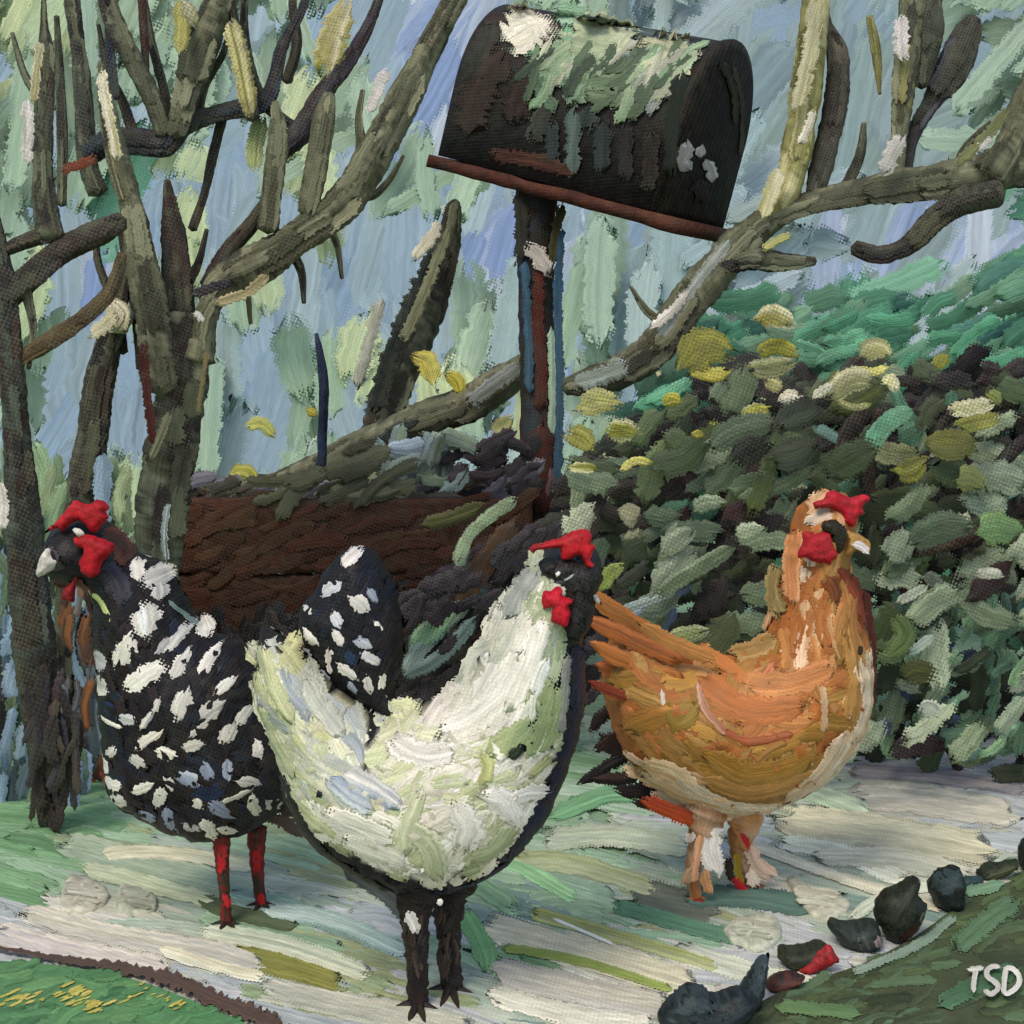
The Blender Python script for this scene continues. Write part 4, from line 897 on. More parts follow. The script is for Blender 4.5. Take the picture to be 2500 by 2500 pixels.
# pale flat stones
gP = 'pale flat stones on the path'
def flat_stone(poly, cols, label, th=0.006):
    Q = rounded(poly, 10, 1.5); cx, cy = Q.mean(0); mb = MB()
    rings = [(1.0, 0.0), (1.0, 0.6), (0.93, 0.9), (0.75, 1.0), (0.4, 1.05)]
    V = []; C = []; n = len(Q); cs = [lin(c) for c in cols]
    for k, h in rings:
        X = cx + (Q[:, 0] - cx) * k; Yy = cy + (Q[:, 1] - cy) * k
        P = on_ground(0.004)(X, Yy, np.zeros(n)); P[:, 2] += h * th + rng.normal(0, 0.0006, n)
        V += list(P); C += [cs[rng.integers(0, len(cs))] * (1 + rng.normal(0, .05)) for _ in range(n)]
    P = on_ground(0.004)(np.array([cx]), np.array([cy]), np.zeros(1)); P[:, 2] += th * 1.05; V += list(P); C.append(cs[0])
    Fa = [(i * n + j, i * n + (j + 1) % n, (i + 1) * n + (j + 1) % n, (i + 1) * n + j) for i in range(4) for j in range(n)] + [(4 * n + j, 4 * n + (j + 1) % n, 5 * n) for j in range(n)]
    mb.add(V, Fa, C)
    for k in range(3):
        y0 = cy - 14 + k * 14; wx = (Q[:, 0].max() - Q[:, 0].min()) * 0.33
        stroke(mb, [(cx - wx, y0 - 6), (cx, y0), (cx + wx, y0 + 8)], 18, on_ground(0.004 + th * 1.0), cols, th=2, n=6, step=10, lift=1)
    return tag(mb.build('pale_stone', M['stone']), label, 'stone', gP)
flat_stone([(145, 2225), (160, 2170), (175, 2152), (225, 2160), (262, 2185), (262, 2212), (215, 2238), (165, 2238)], ['CFC9B4', 'BDB8A0'], 'cream stone at the far left of the path')
flat_stone([(284, 2200), (295, 2178), (330, 2182), (380, 2205), (375, 2235), (320, 2242), (288, 2235)], ['BFBCA4', 'A9AC94'], 'small greyish cream stone right of the larger left one')
flat_stone([(1768, 2290), (1800, 2258), (1860, 2248), (1900, 2262), (1905, 2300), (1860, 2335), (1800, 2318)], ['BDC0A8', 'CFCDB4'], 'ridged pale green stone below the orange hen')
flat_stone([(1922, 2155), (1940, 2153), (1975, 2185), (2060, 2205), (2070, 2235), (2015, 2262), (1960, 2225)], ['BEBDA6', 'CBC8B0'], 'curved pale stone behind the grooved dark stone')

# ------------------------------------------------------------------ hens
def hen(name, label, px, py): 
    g = gpt(px, py)
    return thing(name, label, 'hen', g, 'hens on the path')
def gy(D): return 1000 + F * H0 / D
def toes(mb, cx, cy, D, cols, dirs, r=6):
    for dx, dy in dirs:                         # toes spread over the ground; dy > 0 points towards the viewer
        k = dy / 18 * 0.035
        P = [(cx, cy - 10, r, 0.0), (cx + dx * 0.5, cy + (gy(D - k * 0.5) - gy(D)) - 3, r, -k * 0.5), (cx + dx, cy + (gy(D - k) - gy(D)) + 1, r * 0.45, -k)]
        tube(mb, P, cols, D, sides=7, step=8, rag=0.05)

# --- speckled hen, left
D1 = Dg(2240)
t = hen('hen', 'black hen with white speckles and red legs, facing left', 590, 2240)
S1 = Solid([(112, 1335), (125, 1290), (170, 1262), (240, 1262), (300, 1305), (345, 1355), (400, 1372), (440, 1440), (500, 1525), (590, 1575), (645, 1645), (668, 1730), (705, 1800), (722, 1880), (700, 1960), (630, 2020), (530, 2052), (440, 2037), (350, 1992), (280, 1945), (258, 1860), (248, 1740), (240, 1620), (228, 1540), (228, 1470), (205, 1432), (160, 1425), (118, 1400), (100, 1368)], D1, 200, 0.085)
mb = MB(); S1.mesh(mb, ['1C1618', '221A1A', '18161A'])
core = [(255, 1480), (380, 1400), (480, 1540), (600, 1610), (680, 1800), (690, 1930), (540, 2020), (380, 1980), (280, 1900)]
for side in (-1, 1):
    fill(mb, core, 190, ['1E181A', '2A2020', '181820', '221614', '1C2230'], (40, 90), (18, 36), 70, S1.mp(side), th=2.5, n=5, spread=25)
SP = [(359, 1382, 25, 45, 60), (401, 1398, 50, 52, -20), (411, 1434, 32, 34, 80), (391, 1494, 60, 72, 80), (350, 1560, 46, 80, -60), (275, 1592, 52, 50, 20), (396, 1620, 44, 100, -33), (457, 1541, 24, 62, -55), (508, 1522, 36, 42, 60), (475, 1597, 30, 62, -65), (536, 1592, 26, 60, -60), (275, 1653, 48, 50, 5), (485, 1682, 42, 62, -75), (550, 1700, 32, 54, -35), (536, 1730, 14, 76, -40), (587, 1754, 34, 42, -65), (429, 1684, 14, 34, -70), (405, 1721, 18, 44, -55), (354, 1721, 26, 42, 10), (303, 1735, 10, 64, 10),
      (410, 1763, 24, 74, -35), (510, 1779, 24, 42, -10), (450, 1796, 28, 44, 15), (380, 1819, 28, 42, 20), (307, 1805, 22, 36, -40), (280, 1850, 34, 44, 15), (306, 1880, 30, 56, -5), (391, 1878, 24, 52, -25), (433, 1898, 28, 52, -60), (462, 1868, 22, 40, 50), (503, 1856, 40, 50, 20), (543, 1838, 28, 38, 70), (589, 1838, 24, 42, 85), (634, 1872, 26, 44, 20), (610, 1900, 14, 60, -20), (322, 1926, 32, 50, -15), (391, 1959, 36, 42, 10), (452, 1963, 28, 64, 80), (520, 1912, 26, 30, 60), (573, 1931, 34, 56, 40), (648, 1931, 26, 54, 80), (683, 1940, 26, 34, 60), (499, 1980, 28, 42, 20), (536, 1985, 32, 60, 80), (578, 1993, 24, 38, 20), (430, 1555, 18, 40, -50), (575, 1650, 22, 44, -40), (620, 1720, 24, 40, -60), (650, 1800, 22, 36, 70)]
for side in (-1, 1):
    for (x, y, w, Lg, a) in SP:
        w *= 1.2; Lg *= 1.15
        a = R(a); dx, dy = math.cos(a) * Lg / 2, math.sin(a) * Lg / 2
        cc = random.choice([['EAE2D2', 'DCD4C4'], ['DDD6C8', 'C9C3B8'], ['E9E0CE', 'BDBAB4']])
        if (x, y) in ((503, 1856), (543, 1838), (589, 1838), (573, 1931), (391, 1959), (452, 1963)): cc = ['B4B8C0', '8A92A4']
        stroke(mb, [(x - dx, y - dy), (x + random.gauss(0, 2), y + random.gauss(0, 2)), (x + dx, y + dy)], w, S1.mp(side), cc, th=4.5, n=6, step=6, rag=0.08, lift=2.5, ends=(0.6, 0.7))
for p, w, c in [([(150, 1330), (175, 1350), (185, 1390)], 40, ['3A3236', '4A4046']), ([(265, 1290), (305, 1320), (330, 1370)], 30, ['4A2A22', '5A3A30']), ([(205, 1412), (225, 1425), (240, 1450)], 44, ['7A4A40', '5A3630']), ([(280, 1360), (320, 1400), (350, 1450)], 40, ['24222A', '34343C']), ([(135, 1425), (165, 1415), (200, 1425)], 34, ['5A2A20', '3A2422']), ([(235, 1470), (232, 1560), (245, 1640)], 26, ['6A2C1C', '4A2A20']), ([(250, 1880), (300, 1960), (400, 2015)], 20, ['6A2E1C', '8A3A20']), ([(245, 1430), (275, 1445), (300, 1475), (305, 1500)], 18, ['B8C27A', 'A8B88A']), ([(430, 1455), (470, 1500), (490, 1520)], 7, ['6E8078']), ([(285, 1690), (320, 1715)], 40, ['1C2440', '222C4A']), ([(480, 1880), (540, 1890), (590, 1870)], 44, ['1A2238', '26304C']), ([(600, 1930), (630, 1940)], 36, ['161C38'])]:
    stroke(mb, p, w, S1.mp(), c, th=3, lift=2)
mb.build('body', M['hen'], t)
# head parts
def part(name, poly, D, T, Rad, cols, parent, off=0.0, mat='skin', step=6):
    s = Solid(poly, D + off, Rad, T, step=step, rag=0.8); mb = MB(); s.mesh(mb, cols, 0.0004)
    return mb.build(name, M[mat], parent)
RED = ['A8141E', 'B01A22', '9A1620']
part('comb', [(108, 1300), (140, 1270), (165, 1240), (185, 1222), (215, 1232), (235, 1220), (262, 1228), (268, 1238), (258, 1250), (266, 1262), (250, 1280), (228, 1302), (212, 1285), (195, 1272), (172, 1280), (152, 1302), (145, 1290), (120, 1297)], D1, 0.010, 18, RED, t, -0.050)
part('wattle', [(180, 1315), (195, 1310), (220, 1306), (255, 1318), (278, 1330), (272, 1352), (250, 1372), (244, 1400), (225, 1410), (200, 1398), (196, 1370), (205, 1345), (185, 1330)], D1, 0.012, 18, RED, t, -0.068)
part('wattle', [(188, 1398), (198, 1402), (184, 1435), (182, 1470), (165, 1466), (150, 1462), (155, 1440), (175, 1420)], D1, 0.008, 12, ['8A2024', 'A02028'], t, -0.045)
part('beak', [(88, 1404), (96, 1364), (112, 1340), (124, 1340), (128, 1354), (148, 1356), (156, 1366), (140, 1384), (120, 1396), (102, 1406)], D1, 0.010, 16, ['CFC8BC', 'BDB4A8', 'DDD4C6'], t, -0.058)
part('eye', [(176, 1292), (188, 1288), (200, 1295), (206, 1306), (192, 1312), (182, 1304)], D1, 0.005, 8, ['DDD6C4', 'C9C2B0'], t, -0.070)
for (x, off) in ((543, -0.03), (628, 0.03)):
    mb = MB(); dd = off
    yb = gy(D1 + dd)
    tube(mb, [(x - 3, 2020, 26), (x - 2, 2060, 22), (x, 2110, 18), (x + 4, 2170, 14), (x + 10, yb - 8, 15)], ['7A1C1E', '4A2420', '2E3424', '8A1E22', '33261E'], D1 + dd, sides=9, step=9, rag=0.12)
    for p, w in [([(x, 2062), (x, 2090), (x - 2, 2130)], 20), ([(x + 6, 2180), (x + 10, 2200), (x + 14, 2215)], 16)]:
        stroke(mb, p, w, upright(D1 + dd - 0.009), ['9A1C20', 'B01C24'], th=3, rag=0.2)
    toes(mb, x + 8, yb - 4, D1 + dd, ['26301E', '2E2A20', '3A1E1C'], [(-56, 6), (-20, 18), (34, 14), (48, 2)], 8)
    lg = mb.build('leg', M['skin'], t)
mb = MB()
stroke(mb, [(640, 1990), (700, 2010), (735, 2045)], 34, upright(D1 + 0.02), ['3A2A28', '5A4A44'], th=8, ends=(.4, 1.2))
mb.build('tail_feather', M['hen'], t); mb = MB(); stroke(mb, [(660, 1960), (720, 1990)], 30, upright(D1 + 0.01), ['2A2024', '4A3E3A'], th=8, ends=(.4, 1.2))
mb.build('tail_feather', M['hen'], t)

# --- white hen, middle
D2 = Dg(2440)
t = hen('hen', 'large cream white hen with black speckled tail and dark legs, facing right', 1045, 2440)
outer = [(1300, 1362), (1250, 1430), (1200, 1510), (1150, 1600), (1080, 1690), (1010, 1725), (950, 1745), (880, 1715), (800, 1650), (720, 1575), (640, 1528), (632, 1600), (622, 1680), (650, 1770), (680, 1850), (700, 1950), (760, 2050), (860, 2120), (950, 2165), (1060, 2175), (1170, 2145), (1270, 2080), (1350, 1970), (1400, 1840), (1430, 1700), (1425, 1560), (1450, 1460), (1470, 1380), (1440, 1330), (1370, 1330)]
S2 = Solid(outer, D2, 230, 0.085)
WH = ['E2D8C6', 'EDE3D4', 'D4CBB4', 'DED3C0']
WG = ['BCBA90', 'CAC8A2', 'ACAE84']
neck = [(1300, 1385), (1262, 1440), (1215, 1510), (1165, 1600), (1100, 1690), (1200, 1760), (1300, 1700), (1345, 1600), (1370, 1480), (1360, 1410)]
back = [(1095, 1690), (1010, 1722), (950, 1745), (900, 1800), (950, 1950), (1150, 1950), (1250, 1800), (1230, 1700)]
tailw = [(650, 1550), (730, 1600), (820, 1680), (900, 1740), (900, 1900), (800, 1930), (720, 1880), (665, 1780), (640, 1690)]
belly = [(720, 1880), (850, 1850), (1050, 1850), (1250, 1800), (1360, 1780), (1320, 1900), (1260, 2000), (1180, 2080), (1080, 2110), (960, 2080), (850, 2020), (760, 1960)]
mb = MB(); S2.mesh(mb, ['1E1A1C', '24201E', '1A1C22'], pale=[(neck, 'C4BFA6'), (back, 'CCC5AC'), (tailw, 'C6C2A0'), (belly, 'CCC4AE')])
for side in (-1, 1):
    m_ = S2.mp(side)
    fill(mb, belly, 130, lambda x, y: random.choice([WH, WH, WG, ['DAD2BC', 'EFE6D6']]), (60, 150), (36, 70), lambda x, y: 40 if x < 1000 else -48, m_, th=4.5, spread=16)
    fill(mb, tailw, 100, lambda x, y: random.choice([['D6D2AC', 'C6C8A0'], ['DAD6BE', 'BDBFAE'], ['D2CE98', 'E0DCC0'], ['C8C8B4', 'A3A8A8']]), (50, 130), (24, 44), 48, m_, th=4, spread=14, ends=(0.4, 0.9))
    fill(mb, back, 80, lambda x, y: random.choice([WH, ['C6C79C', 'D6D4AE'], ['B8BB90', 'C9CAA8'], ['E4DCCC', 'D8D0C2']]), (60, 130), (28, 54), -20, m_, th=4, spread=20)
    fill(mb, neck, 110, lambda x, y: random.choice([['C8C7B2', 'B3B8A4'], ['A6AC86', 'B8BC98']] if x > 1290 else [['E6DECA', 'EEE6D8'], ['DCD6C0', 'C9CBB8']]), (60, 140), (24, 46), lambda x, y: -58 if x < 1290 else -78, m_, th=4, spread=8)
# marks of the near side
for p, w, c in [([(1280, 1560), (1230, 1650), (1150, 1720), (1080, 1750)], 66, ['EFE7D8', 'E4DCCA']), ([(1320, 1490), (1290, 1580), (1240, 1680)], 56, ['EEE5D6', 'E0D9C8']), ([(1330, 1580), (1310, 1620), (1300, 1660)], 44, ['F0E8DA', 'E6DECE']),
                ([(1310, 1380), (1270, 1430), (1235, 1490)], 44, ['A9A8A0', 'BDBEB0']), ([(1350, 1640), (1330, 1740), (1290, 1800)], 70, ['A0A674', '8F9A6C']), ([(1300, 1720), (1240, 1760), (1200, 1790)], 56, ['98A676', 'A8AE7C']), ([(1380, 1580), (1372, 1680), (1365, 1760)], 26, ['7E7C74', '9A988C']),
                ([(1120, 1790), (1040, 1800), (970, 1780)], 60, ['E8E0D2', 'D8D2C0']), ([(860, 1840), (930, 1870), (990, 1910)], 50, ['E6DECE', 'A8B0B8']), ([(830, 1850), (880, 1890), (930, 1920)], 44, ['9AA4B0', 'C9CCC8']), ([(820, 1930), (900, 1960), (980, 1990)], 70, ['E8DFD0', 'DED6C4']),
                ([(860, 1990), (940, 2020), (1010, 2050)], 60, ['E4DBCC', 'D0C8B4']), ([(1180, 1880), (1230, 1900), (1260, 1960)], 66, ['F0E8DC', 'E6DCD0']), ([(1120, 1900), (1150, 1960), (1130, 2020)], 76, ['ECE3D6', 'DED6C6']), ([(1250, 1900), (1290, 1890), (1340, 1900)], 44, ['F2EADF', 'E8DED2']),
                ([(1150, 2040), (1210, 2020), (1260, 1960)], 56, ['9EA27C', 'AEB08A']), ([(1130, 2080), (1180, 2070)], 40, ['8F9470', 'A3A67E']), ([(1180, 1860), (1195, 1820), (1185, 1790)], 36, ['C9C688', 'B8B878']), ([(1205, 1765), (1222, 1790), (1220, 1810)], 28, ['E0DAC8']), ([(1330, 1730), (1320, 1770), (1300, 1800)], 26, ['EBE4D6', 'DCD6C6']),
                ([(1290, 1850), (1320, 1830), (1340, 1810)], 26, ['C2BE84', 'AEAE7A']), ([(1270, 1780), (1240, 1800)], 30, ['20281E', '303A28']), ([(760, 1640), (800, 1700), (850, 1760)], 40, ['DCD8C0', 'C8C8B8']), ([(655, 1560), (690, 1640), (740, 1720)], 40, ['D6D2A2', 'C6C696']), ([(650, 1700), (690, 1790), (740, 1860)], 40, ['D8D49C', 'C8C8A0']),
                ([(905, 1700), (930, 1720), (945, 1750)], 44, ['A4A8AC', 'D0CEBE']), ([(800, 1880), (812, 1895)], 26, ['141618', '1C2030']), ([(1000, 1950), (1060, 2000), (1080, 2090)], 60, ['C2C2A0', 'B4B690']), ([(1040, 1880), (1010, 1960), (1000, 2020)], 44, ['BCBD96', 'CCCBA8']), ([(1300, 1650), (1295, 1720)], 16, ['E0DCC8'])]:
    stroke(mb, p, w, S2.mp(), c, th=6, n=8, step=8, streak=0.8, lift=5, rag=0.12)
# dark edge feathers
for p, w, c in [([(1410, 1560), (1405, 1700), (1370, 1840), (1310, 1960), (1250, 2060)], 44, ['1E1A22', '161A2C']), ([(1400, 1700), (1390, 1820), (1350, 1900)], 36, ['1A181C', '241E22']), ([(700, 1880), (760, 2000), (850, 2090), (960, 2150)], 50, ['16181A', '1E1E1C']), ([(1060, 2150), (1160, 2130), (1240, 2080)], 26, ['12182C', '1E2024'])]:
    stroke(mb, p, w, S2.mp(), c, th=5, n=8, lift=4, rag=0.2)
mb.build('body', M['hen'], t)
# dark face of the hen
sf = Solid([(1322, 1400), (1318, 1370), (1365, 1355), (1420, 1360), (1465, 1380), (1470, 1420), (1455, 1450), (1450, 1500), (1430, 1550), (1400, 1560), (1370, 1540), (1362, 1470), (1348, 1432)], D2 - 0.034, 40, 0.032, step=8)
mb = MB(); sf.mesh(mb, ['221C1E', '1A1818'])
fill(mb, [(1360, 1400), (1440, 1390), (1440, 1500), (1390, 1540)], 26, ['1C181A', '2E2A2C', '26221F'], (50, 100), (12, 24), 80, sf.mp(), th=2.5)
for p, w, c in [([(1325, 1400), (1330, 1430)], 44, ['5A605C', '6A706A']), ([(1345, 1418), (1380, 1405), (1398, 1392)], 6, ['A9B0AC']), ([(1345, 1425), (1375, 1408)], 18, ['4A504C', '3A403C'])]: stroke(mb, p, w, sf.mp(), c, th=4, lift=2)
for k in range(8): stroke(mb, [(1405 + k * 4, 1470), (1410 + k * 4, 1520), (1404 + k * 4, 1540 + random.uniform(0, 24))], 8, upright(D2 - 0.045 + .002 * k), ['1A171A', '242022'], th=2, n=3)
mb.build('face', M['hen'], t)
part('eye', [(1354, 1398), (1362, 1391), (1370, 1396), (1368, 1406), (1358, 1408)], D2, 0.006, 7, ['E0DCD4', 'F0ECE4'], t, -0.064)
part('comb', [(1292, 1338), (1300, 1330), (1360, 1315), (1400, 1296), (1430, 1292), (1445, 1305), (1443, 1325), (1455, 1335), (1445, 1350), (1443, 1370), (1452, 1378), (1448, 1388), (1432, 1386), (1425, 1372), (1412, 1356), (1395, 1362), (1382, 1368), (1370, 1362), (1366, 1338), (1340, 1340), (1308, 1345), (1302, 1352)], D2, 0.010, 18, ['B0141E', 'B81C26', 'A0161E'], t, -0.055)
part('wattle', [(1326, 1444), (1345, 1442), (1362, 1430), (1374, 1440), (1376, 1455), (1400, 1462), (1400, 1470), (1388, 1478), (1392, 1500), (1382, 1530), (1360, 1524), (1342, 1515), (1344, 1484), (1328, 1488), (1322, 1465)], D2, 0.011, 18, ['B8142A', 'C01C2A', 'A8141E'], t, -0.066)
part('beak', [(1418, 1434), (1428, 1425), (1440, 1428), (1448, 1442), (1462, 1460), (1470, 1478), (1456, 1468), (1452, 1476), (1446, 1458), (1430, 1448)], D2, 0.007, 8, ['DCD6D4', 'C9C4C4', 'E8E2DE'], t, -0.05)
# speckled tail rising from the back
ST = Solid([(985, 1730), (960, 1690), (985, 1600), (978, 1480), (950, 1400), (910, 1345), (870, 1330), (820, 1360), (790, 1400), (765, 1450), (735, 1480), (728, 1540), (760, 1600), (810, 1670), (880, 1720), (940, 1760)], D2 + 0.02, 110, 0.045)
mb = MB(); ST.mesh(mb, ['141418', '1A1A1E', '18161A'])
for side in (-1, 1):
    fill(mb, [(760, 1480), (870, 1350), (960, 1450), (960, 1680), (880, 1690)], 90, ['17171B', '1E1C20', '141A2A', '201C1E'], (50, 110), (18, 34), -70, ST.mp(side), th=3, spread=20)
    for (x, y, w, Lg, a) in [(862, 1355, 36, 62, -40), (820, 1425, 34, 62, -35), (890, 1460, 44, 60, 40), (835, 1495, 32, 44, 60), (770, 1545, 26, 52, 45), (840, 1540, 26, 46, 60), (895, 1550, 30, 50, 25), (915, 1590, 26, 54, 35), (820, 1600, 28, 62, 85), (860, 1620, 34, 60, 35), (910, 1650, 28, 44, 80), (940, 1648, 20, 40, -80), (740, 1565, 24, 34, 60), (800, 1640, 24, 42, 50), (935, 1515, 14, 34, 50), (870, 1660, 22, 36, 60), (760, 1480, 16, 30, 20), (918, 1440, 22, 40, 60)]:
        a = R(a); dx, dy = math.cos(a) * Lg / 2, math.sin(a) * Lg / 2
        stroke(mb, [(x - dx, y - dy), (x, y), (x + dx, y + dy)], w, ST.mp(side), random.choice([['E6DED0', 'D8D0C4'], ['DDD6CA', '9AA0AC'], ['E0D8CC', 'BFC0C4']]), th=5, n=6, step=6, lift=3, ends=(.6, .7))
    stroke(mb, [(845, 1570), (870, 1590), (880, 1600)], 30, ST.mp(side), ['24344E', '304464'], th=3, lift=3)
mb.build('tail', M['hen'], t)
for (x, off) in ((1015, -0.02), (1095, 0.02)):
    mb = MB()
    tube(mb, [(x + (20 if x < 1050 else -10), 2070, 96), (x + 8, 2130, 74), (x + 2, 2190, 48), (x, 2270, 32), (x + 4, 2340, 25), (x + 8, gy(D2 + off) - 10, 28)], ['1E1818', '2A2020', '181416', '2E221C'], D2 + off, sides=10, step=10, rag=0.12)
    fill(mb, [(x - 18, 2200), (x + 18, 2200), (x + 18, 2370), (x - 18, 2370)], 16, ['2E2222', '1A1618', '4A3A30'], (40, 90), (8, 15), 88, upright(D2 + off - 0.014), th=2.5)
    toes(mb, x + 5, gy(D2 + off) - 6, D2 + off, ['1E1818', '2A2422', '3A302A'], [(-62, 4), (-26, 26), (22, 28), (58, 8)], 10)
    mb.build('leg', M['hen'], t)
for p, w in [([(990, 2230), (1005, 2250), (1018, 2280)], 34), ([(1065, 2200), (1085, 2205)], 26), ([(1000, 2120), (1018, 2128)], 12), ([(1025, 2120), (1036, 2130)], 20)]:
    mb = MB(); stroke(mb, p, w, upright(D2 - 0.075), ['E2DAD0', 'D0C8BE'], th=4, rag=0.2)
    mb.build('fluff', M['hen'], t)

# --- orange hen, right
D3 = Dg(2190)
t = hen('hen', 'orange brown hen with peach breast and feathered legs, facing right', 1760, 2190)
oo = [(2040, 1196), (1990, 1205), (1950, 1240), (1925, 1300), (1912, 1380), (1902, 1450), (1880, 1530), (1830, 1585), (1740, 1600), (1650, 1585), (1560, 1530), (1500, 1530), (1475, 1600), (1470, 1680), (1490, 1760), (1530, 1850), (1600, 1920), (1680, 1960), (1760, 1985), (1850, 1980), (1960, 1940), (2050, 1870), (2110, 1770), (2132, 1650), (2122, 1560), (2098, 1460), (2075, 1390), (2085, 1330), (2095, 1280), (2080, 1220)]
S3 = Solid(oo, D3, 210, 0.085)
mb = MB(); S3.mesh(mb, ['A8622E', '9A5A2A', 'B06A34'])
OR = [['B8743E', 'B06A34'], ['C08048', 'A8723A'], ['B0703A', 'C89058']]
GO = [['A0722E', 'B0803A'], ['946A2C', 'A87A3C'], ['B88A4A', 'A4743A']]
PE = [['E4BC98', 'DCAC80'], ['ECD0B0', 'E0B890'], ['DCB488', 'CC9C6C']]
for side in (-1, 1):
    m_ = S3.mp(side)
    fill(mb, [(1500, 1560), (1650, 1600), (1900, 1590), (2080, 1600), (2060, 1780), (1900, 1900), (1650, 1900), (1520, 1800)], 130, lambda x, y: random.choice(GO if y > 1760 else OR + OR + GO), (60, 140), (26, 50), lambda x, y: -20 if x > 1750 else 20, m_, th=4, spread=22)
    fill(mb, [(1960, 1260), (2000, 1230), (2050, 1380), (2060, 1560), (2100, 1700), (1950, 1650), (1880, 1560), (1925, 1400)], 80, lambda x, y: random.choice(PE[2:] + OR + GO if x > 1960 else PE + OR), (60, 130), (20, 40), 96, m_, th=4, spread=12)
    fill(mb, [(2050, 1600), (2110, 1600), (2115, 1760), (2040, 1860), (1930, 1930), (1900, 1890), (2020, 1780)], 60, lambda x, y: random.choice([['D0A878', 'DCB890'], ['E4C8A4', 'D8B48C'], ['E8D4B8', 'DCC09C']]), (50, 110), (20, 40), lambda x, y: 95 if y < 1760 else 135, m_, th=4, spread=10)
    fill(mb, [(1560, 1850), (1650, 1840), (1800, 1930), (1900, 1950), (1800, 1980), (1680, 1960), (1600, 1920)], 40, lambda x, y: random.choice(PE), (60, 140), (22, 44), 18, m_, th=5, spread=10)
for p, w, c in [([(1700, 1640), (1800, 1700), (1930, 1690)], 64, ['BE7440', 'B06A38']), ([(1800, 1650), (1900, 1640), (1990, 1600)], 56, ['C4844E', 'B47242']), ([(1690, 1640), (1700, 1700), (1745, 1750)], 22, ['C8A088', 'A06A4A']), ([(1740, 1745), (1800, 1770), (1900, 1750)], 20, ['9A4C2C', 'A8603C']),
                ([(1600, 1690), (1640, 1720), (1680, 1690)], 60, ['8F702C', 'A08038']), ([(1520, 1760), (1560, 1730), (1620, 1700)], 60, ['9A7030', 'B07838']), ([(1700, 1800), (1800, 1850), (1950, 1820)], 70, ['94681E', 'A27838']), ([(1700, 1870), (1820, 1900), (1960, 1860)], 60, ['A07234', 'B4844A']), ([(2040, 1510), (2060, 1620), (2040, 1740)], 60, ['A87434', 'B8864A']),
                ([(2085, 1600), (2095, 1700), (2060, 1800)], 50, ['E8D0B4', 'DCBC94']), ([(2030, 1760), (1980, 1850), (1900, 1920)], 50, ['E4CCB0', 'D8B48C']), ([(2060, 1590), (2080, 1650)], 44, ['E4C8A4', 'DCBC98']), ([(2020, 1380), (2060, 1420), (2085, 1500)], 40, ['6E2A16', '82361C']), ([(1640, 1870), (1740, 1930), (1850, 1960)], 50, ['F0DCC4', 'E8C8A4']), ([(2110, 1440), (2125, 1560), (2128, 1720)], 26, ['5A2018', '4A1A14']), ([(2060, 1400), (2090, 1450), (2100, 1520)], 44, ['7A3018', '8A3A1C']), ([(1985, 1390), (2010, 1430), (2000, 1450)], 44, ['8A4A1E', '5E3018']), ([(2030, 1390), (2050, 1450), (2045, 1500)], 30, ['B07A40', 'A46C34']),
                ([(1560, 1840), (1620, 1850), (1680, 1890)], 56, ['E8B888', 'F0D0A8']), ([(1560, 1880), (1660, 1920), (1780, 1940)], 56, ['EAC09A', 'E0AE80']), ([(1640, 1900), (1760, 1945), (1880, 1955)], 44, ['F2E2CC', 'E8CCAC']), ([(1590, 1930), (1650, 1955), (1700, 1965)], 34, ['F0DCC8', 'E6C8A8']), ([(1935, 1290), (1922, 1380), (1920, 1460)], 30, ['D88A54', 'E0A878']), ([(1960, 1245), (2000, 1215), (2030, 1200)], 30, ['DDB084', 'D0A070']),
                ([(1955, 1270), (1985, 1250), (2010, 1245)], 26, ['E6CDB4', 'DCC0A0']), ([(1980, 1285), (2010, 1280), (2035, 1270)], 26, ['D8A878', 'CC9C6C']), ([(1890, 1380), (1885, 1440), (1895, 1500)], 40, ['8C7A4C', '9A8456']), ([(1600, 1655), (1605, 1700)], 12, ['D8C8B8']), ([(1970, 1640), (1975, 1690), (1975, 1750)], 18, ['D8B898', 'C8A078']), ([(1870, 1600), (1840, 1640), (1825, 1670)], 14, ['D88A60', 'B04A28']),
                ([(1780, 1590), (1830, 1580), (1880, 1550)], 34, ['A8844C', 'B8925A']), ([(2080, 1430), (2050, 1500), (2060, 1570)], 44, ['A46A30', 'B87C42']), ([(2060, 1560), (2080, 1575)], 30, ['3A2A14'])]:
    stroke(mb, p, w, S3.mp(), c, th=6, n=8, step=8, streak=0.8, lift=4, rag=0.1)
mb.build('body', M['hen'], t)
